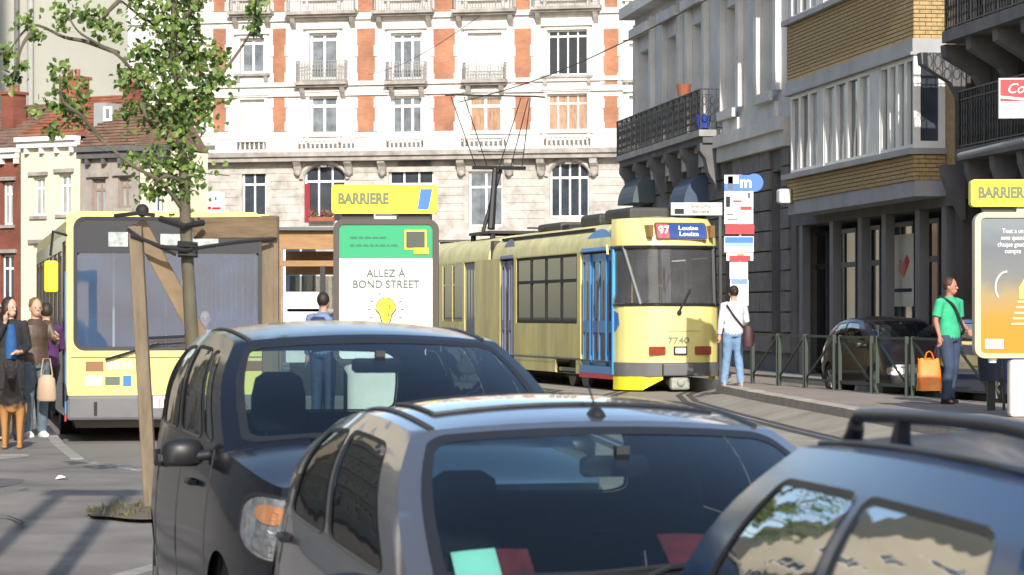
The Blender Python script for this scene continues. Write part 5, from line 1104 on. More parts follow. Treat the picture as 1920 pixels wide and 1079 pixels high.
no = n_.new('ShaderNodeTexNoise'); no.inputs['Scale'].default_value = 6; ad = n_.new('ShaderNodeMath'); ad.operation = 'MULTIPLY_ADD'; ad.inputs[1].default_value = .12
l_.new(tc.outputs['Object'], sp.inputs[0]); l_.new(sp.outputs[2], mr.inputs[0]); l_.new(tc.outputs['Object'], no.inputs['Vector']); l_.new(no.outputs[0], ad.inputs[0]); l_.new(mr.outputs[0], ad.inputs[2]); l_.new(ad.outputs[0], rp.inputs[0]); l_.new(rp.outputs[0], n_['Principled BSDF'].inputs['Base Color']); n_['Principled BSDF'].inputs['Roughness'].default_value = .25
b = MB(); disc(b, S, ins, 3, .028); b.build('poster', pm, t)
for k, s_ in enumerate(('Tout a un', 'sens quand', 'chaque goutte', 'compte')): text(s_, .085, plw, t, TX(-.18, .02, zt-.24-k*.085), .8)
b = MB(); b.tube([(-.25+.15*math.cos(a), .02, zt-.95+.2*math.sin(a)) for a in [1.6+i*.25 for i in range(10)]], .012, 5); b.build('print', plw, t)
b = MB(); b.prism([(-.1, zt-1.1), (.1, zt-1.1), (.1, zt-.85), (0, zt-.78), (-.1, zt-.95)], .019, .024, 'y'); b.build('print', M('lime print', (.5, .5, .12), .5), t)
for k in range(5): b = MB(); b.box(-.2+.02*k, .3, .019, .023, zb+.42+k*.07, zb+.445+k*.07); b.build('print', M('pale gold print', (.65, .5, .25), .5), t)
b = MB(); b.box(-.53, -.3, .018, .023, zb+.12, zb+.24); b.build('print', plw, t)
b = MB(); wc = (at(1897, 0, 35).x-at(1926.5, 0, 35).x); b.rings([(0, .11, 0, .24, .14), (0, .11, zb-.1, .24, .14), (0, .11, zb, .3, .14)], 20); 
b = MB(); b.box(-.22, .8, .0, .24, 0, zb-.015); b.build('pedestal', M('pedestal white', (.80, .79, .72), .5), t, bevel=.05)
b = MB(); b.rings([(-.42, .12, zb-.06, .05, .05), (-.42, .12, zb-.003, .06, .06)], 10); b.build('corner_cap', plw, t)
# tram stop pole with stacked plates
c = at(1388, 590, 51.5); t = thing('stop_pole', 'tram stop pole stacked with blue, white and red information plates right of the tram', 'stop sign', (c.x, c.y, .28)); s5 = 51.5/F
b = MB(); b.tube([(0, .03, 0), (0, .03, 3.9)], .04, 10); b.build('pole', steel, t, sharp=40)
cyan = M('plate cyan', (.25, .55, .75), .4)
def pz(y): return H-(y-HZ)*s5-.28
def plate(x0, x1, y0, y1, m_, kids=()):
    X0, X1 = (x0-1388)*s5, (x1-1388)*s5; b = MB(); b.box(X0, X1, -.03, .0, pz(y1)+.006, pz(y0)-.006); o = b.build('plate', m_, t)
    for a, c_, e_, g_, mm in kids: b = MB(); b.box(lerp(X0, X1, a), lerp(X0, X1, c_), -.036, -.032, lerp(pz(y0), pz(y1), e_), lerp(pz(y0), pz(y1), g_)); b.build('print', mm, o)
    return o
o = plate(1358, 1412, 328, 358, blue, ((.0, .5, .02, .55, plw), (.12, .3, .1, .9, M('dark mark', (.1, .1, .15), .5))))
text('m', .30, plw, o, TX((1398-1388)*s5, -.04, (pz(328)+pz(358))/2), 1, bold=.008)
b = MB(); b.cyl(((1414-1388)*s5, .0, (pz(328)+pz(358))/2), 'y', .17, .05, 20); b.build('plate', blue, t)
o = plate(1358, 1412, 358, 394, plw, ((.05, .2, .3, .85, dark), (.55, .95, .82, .97, red), (.8, .9, .1, .4, M('dark mark', (.1, .1, .15), .5)), (.3, .6, .5, .6, red)))
plate(1358, 1412, 394, 421, plw, ((.08, .3, .3, .38, dark), (.1, .45, .6, .68, dark)))
plate(1360, 1414, 421, 440, red)
plate(1358, 1413, 443, 474, plw, ((.02, .98, .06, .42, blue), (.02, .98, .42, .62, cyan)))
plate(1362, 1412, 474, 490, plw, ((.1, .9, .35, .98, red), (.4, .65, .1, .35, amber)))
plate(1368, 1402, 491, 524, plw); plate(1369, 1403, 524, 574, plw, ((.05, .95, .02, .18, M('steel blue print', (.15, .25, .4), .5)),))
# long white name board over the tram's near end
c = at(1258, 404, 60); t = thing('street_board', 'long pale notice board above the near roof end of the tram', 'sign', (c.x, 60, 0)); w_ = 96/F*60; h0 = c.z; h1 = c.z+24/F*60
b = MB(); b.box(0, w_, 0, .06, h0, h1); o = b.build('board', M('board pale', (.55, .56, .52), .6), t); b = MB(); b.box(.08, .28, -.01, -.004, h0+.03, h0+.14); b.build('print', dark, o); text('Sint-Gillis', .10, txtg, o, TX(w_*.58, -.008, h1-.08), 1.1); text('Barriere', .10, txtg, o, TX(w_*.58, -.008, h0+.08), 1.1)
b = MB(); b.tube([(w_-.03, .08, 0), (w_-.03, .08, h1)], .04, 8); b.build('pole', steel, t)
# green fence
gfm = M('green painted steel', (.012, .027, .018), .5, var=.25)
fpx = [(1410, 719), (1462, 723), (1510, 727), (1566, 731), (1574, 732), (1636, 738), (1644, 739), (1700, 744), (1711, 745)]
def fpt(px): y = (fen(0))/((px-CX)/F+.205); return Vector((fen(y)-.0, y))
fence = thing('safety_fence', 'green steel crowd fence with slanted braces along the tram platform', 'fence', (0, 0, .28))
pairs = [(1392, 1410), (1412, 1458), (1462, 1508), (1512, 1564), (1575, 1634), (1645, 1700), (1711, 1775), (1786, 1856)]
hf = .95
for i, (a, c) in enumerate(pairs):
    p0, p1 = fpt(a), fpt(c)
    for q in ((p0, p1) if i > 0 else (p1,)): b = MB(); b.box(q.x-.028, q.x+.028, q.y-.028, q.y+.028, 0, hf); b.build('post', gfm, fence)
    P0, P1 = Vector((p0.x, p0.y, 0)), Vector((p1.x, p1.y, 0))
    for z in (hf-.03, .16): b = MB(); b.bar(P0+Vector((0, 0, z)), P1+Vector((0, 0, z)), .03, .04); b.build('rail', gfm, fence)
    if i: up = i < 4; b = MB(); b.bar(P0+Vector((0, 0, .18 if up else hf-.05)), P1+Vector((0, 0, hf-.05 if up else .18)), .025, .035); b.build('brace', gfm, fence)
# dark litter bin frame by the man
c = at(1858, 770, 37.5); t = thing('litter_bin', 'black steel litter bin stand between the man and the white pedestal', 'bin', (c.x, 37.5, .28))
b = MB(); b.box(-.05, .05, -.05, .05, 0, .75); b.build('post', iron, t); b = MB(); b.box(.16, .19, -.03, .03, 0, .8); b.build('post', iron, t); b = MB(); b.bar((.05, 0, .7), (.18, 0, .3), .03, .03); b.build('brace', iron, t); b = MB(); b.rings([(-.02, 0, .4, .14, .14), (-.02, 0, .78, .17, .17), (-.02, 0, .78, .14, .14), (-.02, 0, .5, .13, .13)], 14); b.build('bucket', M('bin blue black', (.02, .025, .05), .6), t, sharp=40)
# bus shelter behind the left advert
wood = M('shelter timber', (.34, .19, .08), .7, var=.25, scale=3, stretch=(1, 1, 6)); a = at(522, 433, 39); c = at(640, 433, 39)
t = thing('bus_shelter', 'bus shelter with orange brown beams and glass sides behind the advertising panel', 'shelter', (a.x, 39, 0)); w_ = c.x-a.x+.5; zt = a.z
for z0, z1 in ((zt-.26, zt), (zt-.50, zt-.42)): b = MB(); b.box(0, w_, 0, .12, z0, z1); b.build('beam', wood, t)
b = MB(); b.box(-.05, w_+.1, -.1, 1.5, zt+.003, zt+.05); b.build('roof', M('shelter roof grey', (.12, .12, .12), .6), t)
b = MB(); b.box(.0, w_, 1.3, 1.34, zt-.6, zt-.26); b.build('rear_beam', wood, t)
for x, m2 in ((0, wood), (.62, iron), (.95, iron), (w_, iron)): b = MB(); b.box(x-.035, x+.035, .01, .09, 0, zt-.503 if x else zt-.27); b.build('post', m2, t)
b = MB(); b.box(.1, w_, .3, .33, 1.62, 1.66); b.build('handrail', steel, t)
b = MB(); b.box(.08, .55, .30, .33, .9, 1.9); b.build('timetable_case', M('paper', (.72, .72, .68), .5, var=.15, scale=7), t)
b = MB(); b.box(.05, w_, 1.32, 1.335, .4, zt-.62); b.build('glass_panel', glass_t, t)
# ---------------------------------------------------------------- staked tree
bark = M('green grey bark', (.10, .088, .058), .9, var=.3, scale=10, bump=.4, stretch=(1, 1, .3)); stake = M('weathered stake', (.17, .13, .085), .85, var=.3, scale=6, stretch=(3, 3, .5), bump=.2); strap = M('black strap', (.012, .012, .013), .7)
TY = 21.0
def W_(px, py, d=0): return at(px, py, TY+d)
base = W_(372, 960); tree = thing('street_tree', 'young street tree with bright green leaves tied between wooden stakes', 'tree', (base.x, TY, .12)); off = Vector((base.x, TY, .12))
tr_pts = [(374, 965), (368, 800), (360, 640), (352, 500), (347, 400), (345, 330), (338, 240), (333, 150), (325, 60), (328, -30), (322, -160), (330, -300)]
tr = [W_(*p)-off for p in tr_pts]; tr[0].z = -.15
b = MB(); b.tube(curve(tr, 5), [.062-.050*(i/(len(tr_pts)*5-5)) for i in range((len(tr_pts)-1)*5+1)], 12); trunk = b.build('trunk', bark, tree, sharp=60)
cl = [(320, 60, 55, 0), (300, 120, 50, .2), (335, 165, 55, -.2), (300, 215, 48, .1), (372, 195, 42, 0), (275, 150, 42, -.1), (335, 300, 42, 0), (300, 325, 50, .1), (368, 335, 26, 0), (350, 235, 42, -.2), (412, 105, 24, .2), (418, 148, 20, 0), (270, 100, 24, 0), (230, 150, 20, .2), (395, 150, 30, -.1), (375, 110, 30, .1), (350, 100, 40, .2),
      (50, 45, 22, 0), (72, 68, 16, 0), (125, 22, 26, .1), (118, 45, 18, 0), (188, 42, 30, 0), (215, 62, 18, 0), (170, 30, 18, 0), (15, 105, 24, 0), (28, 150, 20, .1), (42, 125, 12, 0), (112, 138, 22, 0), (118, 190, 34, 0), (135, 215, 26, .1), (100, 250, 16, 0), (60, 210, 10, 0), (150, 175, 18, 0),
      (480, 12, 24, 0), (474, 45, 16, 0), (482, 62, 14, .1), (488, -20, 26, 0), (300, 5, 45, 0), (262, -5, 30, 0), (365, 0, 26, 0), (345, 50, 35, 0), (285, 355, 22, 0), (345, 365, 18, 0), (245, 305, 16, 0), (250, 210, 26, 0),
      (330, -80, 90, 0), (230, -90, 70, .2), (430, -90, 60, -.2), (300, -200, 90, 0), (390, -190, 60, .1), (100, -60, 40, 0)]
brs = [((347, 400), (300, 340), (250, 312), (190, 262), (150, 230)), ((338, 240), (270, 160), (222, 105), (150, 62), (125, 22)), ((333, 150), (300, 60), (262, 30), (225, 0)), ((340, 280), (300, 250), (272, 215), (262, 150), (230, 140)), ((335, 200), (380, 175), (415, 140), (470, 60), (480, 0)), ((222, 100), (160, 78), (120, 70), (60, 48), (15, 100)), ((190, 262), (150, 215), (118, 190), (112, 140)), ((345, 330), (370, 330), (385, 338)), ((330, 120), (360, 100), (412, 105)), ((338, 250), (372, 200), (412, 150)), ((325, 60), (365, 10), (430, -90)), ((326, 0), (280, -60), (230, -90)), ((60, 60), (40, 90), (25, 150)), ((345, 345), (310, 330), (285, 355)), ((118, 190), (135, 215), (100, 250)), ((225, 0), (190, 40), (215, 62))]
for br in brs:
    n = len(br); b = MB(); ps = [W_(x, y, random.uniform(-.25, .25) if i else 0)-off for i, (x, y) in enumerate(br)]; cc = curve(ps, 5)
    b.tube(cc, [.020-.014*i/(len(cc)-1) for i in range(len(cc))], 6); b.build('branch', bark, trunk, sharp=60)
def leafmat(nm, a, c):
    m = bpy.data.materials.new(nm); m.use_nodes = True; n = m.node_tree.nodes; l = m.node_tree.links; p = n['Principled BSDF']; o = n['Material Output']
    ge = n.new('ShaderNodeNewGeometry'); tc = n.new('ShaderNodeTexCoord'); no = n.new('ShaderNodeTexNoise'); no.inputs['Scale'].default_value = 7; no.inputs['Detail'].default_value = 3; l.new(ge.outputs['Position'], no.inputs['Vector'])
    r = n.new('ShaderNodeValToRGB'); r.color_ramp.elements[0].position = .35; r.color_ramp.elements[1].position = .65; r.color_ramp.elements[0].color = (*a, 1); r.color_ramp.elements[1].color = (*c, 1); l.new(no.outputs[0], r.inputs[0])
    l.new(r.outputs[0], p.inputs['Base Color']); p.inputs['Roughness'].default_value = .45
    t = n.new('ShaderNodeBsdfTranslucent'); l.new(r.outputs[0], t.inputs[0]); mx = n.new('ShaderNodeMixShader'); mx.inputs[0].default_value = .35; l.new(p.outputs[0], mx.inputs[1]); l.new(t.outputs[0], mx.inputs[2]); l.new(mx.outputs[0], o.inputs[0]); return m
lm = leafmat('leaf green', (.035, .085, .015), (.24, .34, .08)); lm2 = leafmat('young leaf olive', (.20, .17, .04), (.13, .22, .05))
def leafgeo(c, n_, up, s):
    a = up.cross(n_).normalized(); w_ = a*s*.42; f_ = n_*s*.12
    return [c-up*s*.5, c-up*s*.15+w_+f_, c+up*s*.25+w_*.7+f_, c+up*s*.55, c+up*s*.25-w_*.7+f_, c-up*s*.15-w_+f_], [(0, 1, 2, 3), (0, 3, 4, 5)]
crown = MB(); nl = 0; singles = []
for ci, (px, py, r, dz) in enumerate(cl):
    c = W_(px, py, dz)-off; rr = r/F*TY
    if py < -40: k_ = 150
    else: k_ = int(13+r*r*.066)
    for i in range(k_):
        d = Vector((random.gauss(0, .56), random.gauss(0, .6), random.gauss(0, .55)))*rr
        n_ = Vector((random.uniform(-1, 1), random.uniform(-1.4, .4), random.uniform(-.2, 1))).normalized(); up = n_.orthogonal(); up.rotate(Matrix.Rotation(random.uniform(0, 6.28), 3, n_)); s = random.uniform(.030, .066)
        g_ = (c+d, n_, up.normalized(), s)
        if py > -10 and s > .057 and nl < 298: singles.append(g_); nl += 1
        else: crown.add(*leafgeo(*g_))
o = crown.build('crown', lm, tree); o['kind'] = 'stuff'
lmesh = []
for k in range(4):
    b = MB(); vs, fs = leafgeo(Vector((0, 0, 0)), Vector((0, -1, 0)), Vector((0, 0, 1)), .056+.003*k); b.add(vs, fs); me = bpy.data.meshes.new('leaf'); me.from_pydata(b.v, [], b.f); me.materials.append(lm if k else lm2); lmesh.append(me)
for i, (c, n_, up, s) in enumerate(singles):
    q = bpy.data.objects.new('leaf', lmesh[i % 4]); COL.objects.link(q); q.parent = tree; m3 = Matrix((up.cross(n_), -n_, up)).transposed().to_4x4(); q.matrix_basis = Matrix.Translation(c) @ m3
def stakeframe(label, X, Y, left, right, zlow):
    pass
fr_ = thing('tree_stake_frame', 'weathered timber stake frame with black straps holding the young tree', 'tree stakes', (W_(262, 990).x, TY, .12)); fo = Vector((W_(262, 990).x, TY, .12))
def FP(px, py, d=0): return W_(px, py, d)-fo
b = MB(); p = FP(284, 1000, -.15); p.z = -.05; b.bar(p, FP(254, 425, -.15), .10, .09, up=(0, 1, 0)); b.build('stake', stake, fr_, bevel=.008)
b = MB(); b.bar(FP(508, 800, .35)-Vector((0, 0, .6)), FP(507, 405, .35), .13, .09, up=(0, 1, 0)); b.build('stake', stake, fr_, bevel=.008)
b = MB(); b.bar(FP(258, 418, -.02), FP(510, 880, .5), .125, .06, up=(0, 1, 0)); b.build('brace', M('fresh timber', (.23, .165, .10), .8, var=.25, scale=5), fr_, bevel=.008)
b = MB(); b.bar(FP(362, 428, .25), FP(520, 426, .25), .165, .05, up=(0, 1, 0)); b.build('cross_board', M('brown board', (.15, .105, .06), .85, var=.35, scale=3, stretch=(1, 3, 6), bump=.3), fr_, bevel=.008)
b = MB(); b.tube([FP(245, 440, -.22), FP(300, 462, -.2), FP(350, 470, -.16), FP(366, 466, -.1), FP(440, 455, .1), FP(512, 448, .22)], .016, 6); b.tube([FP(240, 430, -.2), FP(262, 446, -.22), FP(330, 478, -.16)], .015, 6)
b.tube([FP(333, 458, -.12), FP(368, 460, -.12), FP(368, 478, -.12), FP(334, 476, -.12)], .026, 6); b.build('tie_strap', strap, fr_, sharp=50)
b = MB(); b.tube([FP(215, 405, -.1), FP(260, 400, -.2), FP(290, 404, -.15)], .016, 6); b.ell(FP(267, 395, -.15), (.05, .05, .05)); b.tube([FP(300, 410, 0), FP(345, 425, -.1), FP(380, 418, .1)], .026, 6); b.build('stake_strap', strap, fr_, sharp=50)
# unseen two-post frame added just out of view to cast the pavement shadow bands
f2_ = thing('shadow_gantry', 'unseen two legged shadow frame whose shadow falls on the left pavement', 'shadow frame', (-2.58, 12.0, .0))
for x in (-.26, .26): b = MB(); b.cyl((x, 0, 3.0), 'z', .065, 6.2, 12); b.build('post', steel, f2_, sharp=40)
b = MB(); b.box(-.4, .4, -.06, -.03, 5.75, 6.1); b.build('shadow_board', blue, f2_)
# tree pit with weeds
pit = at(235, 1005, TY-.3); b = MB(); b.T = Matrix.Translation((-2.55, 20.6, .128))
n = 26; b.add([(0, 0, .02)]+[((.62+random.uniform(-.07, .07))*math.cos(2*math.pi*i/n), (.95+random.uniform(-.1, .1))*math.sin(2*math.pi*i/n), 0) for i in range(n)], [(0, i+1, (i+1) % n+1) for i in range(n)]); tag(b.build('tree_pit', M('bare earth', (.13, .105, .07), .95, var=.4, scale=6, bump=.8)), kind='structure')
b = MB()
for i in range(260):
    a = random.uniform(0, 6.28); r0 = math.sqrt(random.random()); c = Vector((-2.55+.62*r0*math.cos(a), 20.6+.95*r0*math.sin(a), .135)); h_ = random.uniform(.015, .06); d = Vector((random.uniform(-.04, .04), random.uniform(-.04, .04), h_)); s = Vector((random.uniform(-1, 1), random.uniform(-1, 1), 0)).normalized()*.01
    b.add([c-s, c+s, c+d], [(0, 1, 2)])
tag(b.build('weeds', leafmat('weed green', (.13, .12, .05), (.24, .21, .09))), 'dry weeds growing in the earth around the young tree', 'weeds', kind='stuff')
# ---------------------------------------------------------------- people
skin = M('skin', (.50, .29, .20), .55, var=.1); skin2 = M('skin tanned', (.36, .18, .12), .55, var=.1)
def remesh(b, name, mat, parent, vox, sm=4):
    o = b.build(name, mat, parent); m = o.modifiers.new('r', 'REMESH'); m.mode = 'VOXEL'; m.voxel_size = vox; m.use_smooth_shade = True
    s = o.modifiers.new('s', 'SMOOTH'); s.factor = .5; s.iterations = sm
    dg = bpy.context.evaluated_depsgraph_get(); me = bpy.data.meshes.new_from_object(o.evaluated_get(dg)); o.modifiers.clear(); o.data = me; me.materials.clear(); me.materials.append(mat); me.polygons.foreach_set('use_smooth', [True]*len(me.polygons)); return o
def person(label, loc, rz, h, arms, legs, shirt, trousers, hair, sk=skin, sleeve=1.0, long_hair=0, turn=0, coat=0, shoes=None, hairball=False, fem=0):
    """arms: per side (elbow, wrist, hand tip); legs: per side (knee, ankle) in a 1.75 m figure, facing -y"""
    t = thing('person', label, 'person', loc, rz); k = h/1.75; t.scale = (k, k, k)
    sw = .185-.02*fem; hd = Vector((0, -.02, 1.60)); Tt = Matrix.Translation(hd) @ Matrix.Rotation(turn, 4, 'Z')
    sh = [Vector((-sw, 0, 1.41)), Vector((sw, 0, 1.41))]; hp = [Vector((-.09, 0, .93)), Vector((.09, 0, .93))]
    b = MB(); b.rings([(0, 0, .88, .15, .10), (0, 0, 1.0, .155, .105), (0, 0, 1.12, .135, .09), (0, .01, 1.28, .165, .11), (0, .01, 1.40, .165, .10), (0, .01, 1.45, .10, .07), (0, 0, 1.48, .06, .06)], 16)
    b.tube([(0, .005, 1.44), (0, -.01, 1.56)], [.058, .052], 10)
    b.T = Tt; b.ell((0, 0, .03), (.075, .092, .115), 16, 12); b.ell((0, -.03, -.045), (.052, .06, .05)); b.tube([(0, -.085, .03), (0, -.107, -.005), (0, -.085, -.02)], [.008, .016, .008], 6)
    for s in (-1, 1): b.ell((s*.076, .005, .01), (.012, .022, .03), 8, 6)
    b.ell((0, -.088, -.045), (.024, .01, .007), 8, 6); b.T = None
    for i in (0, 1):
        s = -1 if i == 0 else 1; e_, w_, hnd = [Vector(v) for v in arms[i]]
        b.tube([sh[i]-Vector((s*.05, 0, 0)), sh[i], sh[i].lerp(e_, .5), e_, e_.lerp(w_, .35), w_], [.05, .052, .045, .036, .036, .024], 10)
        d = (hnd-w_).normalized(); side_ = d.orthogonal().normalized(); fw_ = Vector((0, -1, 0)); side_ = (fw_-d*fw_.dot(d)); side_ = side_.normalized() if side_.length > .1 else d.orthogonal().normalized(); nrm = d.cross(side_)
        b.tube([w_, w_+d*.045, w_+d*.085], [.024, .034, .03], 8)
        for f_, (o_, ln) in enumerate(((-.028, .066), (-.009, .078), (.010, .074), (.028, .056))):
            r0 = w_+d*.075+side_*o_; cu = nrm*(s*-.3); b.tube([r0, r0+(d+cu*.4).normalized()*ln*.45, r0+(d+cu).normalized()*ln*.75, r0+(d+cu*1.8).normalized()*ln], [.0105, .010, .009, .0075], 6)
        r0 = w_+d*.02+side_*.028; b.tube([w_+d*.015, r0, r0+(d+side_*.9).normalized()*.035, r0+(d+side_*.5).normalized()*.065], [.014, .013, .011, .009], 6)
        kn, an = [Vector(v) for v in legs[i]]
        b.tube([hp[i], hp[i].lerp(kn, .3), kn, kn.lerp(an, .35), an], [.085, .085, .055, .055, .036], 12); b.tube([an+Vector((0, .03, -.03)), an+Vector((s*.01, -.06, -.05)), an+Vector((s*.015, -.15, -.06))], [.035, .035, .022], 8)
    remesh(b, 'body', sk, t, .0085, 2)
    b = MB(Tt); b.ell((-.028, -.088, .025), (.011, .008, .007), 8, 6); b.ell((.028, -.088, .025), (.011, .008, .007), 8, 6); b.build('eyes', dark, t)
    b = MB(); r = .022   # top
    b.rings([(0, 0, .90 if not coat else .62, .175 if not coat else .19, .125+coat*.02), (0, 0, 1.0, .178, .128), (0, 0, 1.13, .165, .115), (0, .01, 1.28, .186, .132), (0, .01, 1.40, .185, .118), (0, .01, 1.455, .11, .085), (0, .005, 1.485, .068, .066)], 18)
    for i in (0, 1):
        s = -1 if i == 0 else 1; e_, w_, hnd = [Vector(v) for v in arms[i]]
        pts = [sh[i]-Vector((s*.06, 0, 0)), sh[i], sh[i].lerp(e_, .5), e_]; rs = [.068, .07, .062, .054]
        if sleeve >= .9: pts += [e_.lerp(w_, .5), w_-(w_-e_).normalized()*.02]; rs += [.05, .04]
        else: pts = pts[:2]+[sh[i].lerp(e_, .5), sh[i].lerp(e_, .8)]; rs = [.068, .07, .068, .07]
        b.tube(pts, rs, 12)
    remesh(b, 'jacket' if sleeve >= .9 else 'shirt', shirt, t, .011, 3)
    b = MB(); b.rings([(0, 0, .86, .16, .12), (0, 0, .92, .178, .126), (0, 0, 1.0, .168, .118)], 16)
    for i in (0, 1):
        kn, an = [Vector(v) for v in legs[i]]; b.tube([hp[i], hp[i].lerp(kn, .35), kn, kn.lerp(an, .5), an+Vector((0, 0, -.03))], [.105, .10, .075, .07, .066], 12)
    remesh(b, 'trousers', trousers, t, .011, 3)
    for i in (0, 1):
        kn, an = [Vector(v) for v in legs[i]]; b = MB(); s = -1 if i == 0 else 1; an = an+Vector((0, 0, 0))
        z0 = an.z-.09; b.rings([(an.x, an.y-.04, z0, .045, .125), (an.x, an.y-.045, z0+.02, .05, .135), (an.x, an.y-.035, z0+.05, .046, .115), (an.x, an.y+.01, z0+.085, .042, .06), (an.x, an.y+.02, z0+.11, .038, .045)], 14); b.build('shoe', shoes or trim, t, sharp=60)
    b = MB(Tt); b.ell((0, .022, .055), (.088, .095, .107), 16, 10)
    if long_hair: b.rings([(0, .05, -.02, .09, .07), (0, .07, -.12, .105, .06), (0, .075, -.12-long_hair*.5, .12, .05), (0, .07, -.12-long_hair, .09, .03)], 14); b.ell((-.075, .01, -.04), (.03, .06, .12)); b.ell((.075, .01, -.04), (.03, .06, .12))
    if hairball: b.ell((0, .1, .04), .05)
    remesh(b, 'hair', hair, t, .012, 2)
    t['group'] = 'people at the stop'; return t
hang = lambda s, fx=0: ((s*.235, .02, 1.13), (s*.25, -.03, .89), (s*.25, -.04, .72))
std = [((-.10, -.01, .50), (-.10, .02, .09)), ((.10, -.01, .50), (.10, .02, .09))]
step = [((-.09, -.16, .51), (-.09, -.14, .09)), ((.10, .06, .50), (.10, .20, .12))]
denim = M('blue denim', (.17, .28, .44), .85, var=.2, scale=10); dden = M('dark denim', (.035, .055, .10), .85, var=.25, scale=10); blackc = M('black cloth', (.018, .017, .018), .85, var=.3, scale=6); hairb = M('dark brown hair', (.025, .015, .010), .6, var=.3, scale=20); hairg = M('dark blond hair', (.17, .10, .04), .6, var=.3, scale=20)
leather = M('brown leather', (.075, .045, .028), .5, var=.4, scale=8)
# man in the green shirt
c = at(1780, 757, 40.3); GX = c.x
man = person('man in a green shirt and dark jeans carrying an orange bag', (c.x, 40.3, .28), R(38), 1.84, [((-.25, .02, 1.15), (-.30, -.10, .93), (-.31, -.12, .77)), ((.235, .03, 1.15), (.20, -.16, 1.02), (.16, -.24, .98))], [((-.09, -.09, .50), (-.10, -.02, .09)), ((.10, .02, .50), (.10, .10, .10))], M('green shirt', (.035, .38, .19), .8, var=.15, scale=5), dden, M('red brown hair', (.05, .02, .012), .6, var=.3, scale=20), sk=M('ruddy skin', (.42, .17, .11), .55), sleeve=.4, turn=R(25))
b = MB(); b.tube(curve([Vector((-.15, -.02, 1.47)), Vector((-.06, -.135, 1.36)), Vector((.06, -.15, 1.15)), Vector((.17, -.11, 1.0)), Vector((.19, .04, .97)), Vector((.05, .14, 1.2)), Vector((-.13, .09, 1.45)), Vector((-.15, -.02, 1.47))], 5), .02, 6); b.build('shoulder_strap', blackc, man, sharp=60)
c = at(1742, 733, 40.1); b = MB(); bw_, bh_ = .36, .46
n = 16
def bagf(u, v): a = 2*math.pi*u; k = 1-.15*v+.04*math.sin(a*3+v*5); return (bw_/2*k*math.copysign(abs(math.cos(a))**.5, math.cos(a)), .09*k*math.copysign(abs(math.sin(a))**.6, math.sin(a))*(1-.5*v), bh_*v+.015*math.sin(a*5)*v)
b.grid(bagf, 40, 8); b.add([bagf(i/40, 0) for i in range(40)], [tuple(range(40))]); bag = b.build('shopping_bag', M('orange plastic', (.74, .19, .004), .4, var=.2, scale=7), sharp=60); bag.location = (c.x, 40.1, at(0, 733, 40.1).z); tag(bag, 'bright orange plastic shopping bag hanging from the hand of the man in green', 'bag')
b = MB(); 
for x in (-.07, .07): b.tube([(x, -.04, bh_-.02), (x*.5, -.01, bh_+.09), (0, .0, bh_+.11)], .008, 5); b.tube([(x, .04, bh_-.02), (x*.5, .01, bh_+.09), (0, .0, bh_+.11)], .008, 5)
b.build('handle', M('orange plastic', (.74, .19, .004), .4), bag)
# person beside the tram, seen from behind
c = at(1376, 724, 50.0); pt = person('person in a white jacket and light blue jeans standing beside the tram', (c.x, 50, .28), R(190), 1.82, [((-.235, -.02, 1.14), (-.2, -.2, 1.05), (-.15, -.27, 1.02)), hang(1)], [((-.09, -.03, .5), (-.12, .03, .09)), ((.10, -.10, .5), (.14, -.14, .09))], M('white jacket', (.58, .57, .62), .8, var=.12, scale=6), denim, hairb, shoes=M('pale shoe', (.3, .28, .26), .6), hairball=True, fem=.5)
b = MB(); b.tube(curve([Vector((.16, .12, 1.42)), Vector((.02, .16, 1.2)), Vector((-.17, .12, 1.0))], 5), .016, 6); b.build('bag_strap', blackc, pt)
c = at(1392, 640, 49.5); b = MB(); b.rings([(0, 0, 0, .13, .08), (0, 0, .1, .15, .09), (0, 0, .42, .13, .08), (0, 0, .5, .08, .04)], 14); k = b.build('handbag', M('dark red bag', (.05, .014, .018), .6, var=.3), sharp=50); k.scale = (.7, .7, .75); k.location = (c.x+.12, 49.7, c.z-.1); tag(k, 'dark handbag hanging at the side of the person in white', 'bag')
# group on the left
YG = 33.0; c = at(66, 820, YG)
m1 = person('person with blond hair in a brown leather jacket by the bus door', (c.x, YG, .12), R(35), 1.66, [hang(-1), ((.22, -.12, 1.2), (.12, -.34, 1.24), (.1, -.42, 1.30))], std, leather, M('slate jeans', (.10, .13, .16), .85, var=.25, scale=10), hairg, shoes=M('white trainers', (.6, .6, .6), .6), turn=R(-10))
c = at(18, 815, YG-.9); m2 = person('woman with long dark hair and a blue top holding a phone to her face', (c.x, YG-.9, .12), R(20), 1.66, [((-.2, -.1, 1.2), (-.08, -.17, 1.45), (-.07, -.15, 1.55)), ((.22, -.02, 1.14), (.1, -.2, 1.08), (.02, -.24, 1.08))], std, blackc, blackc, hairb, long_hair=.3, fem=1, coat=1, turn=R(30))
b = MB(); b.rings([(0, -.105, 1.0, .07, .045), (0, -.10, 1.2, .075, .052), (0, -.085, 1.42, .05, .045)], 12); b.build('blue_top', M('blue top', (.012, .07, .22), .8, var=.2), m2, sharp=50)
c = at(92, 800, YG+1.2); m3 = person('person in a purple top and dark trousers stepping up into the bus', (c.x, YG+1.0, .12), R(200), 1.6, [((-.22, -.08, 1.16), (-.16, -.28, 1.1), (-.14, -.36, 1.1)), hang(1)], [((-.09, -.2, .62), (-.09, -.18, .28)), ((.10, .05, .50), (.10, .20, .12))], M('purple top', (.08, .02, .10), .8, var=.3), blackc, hairb, fem=1)
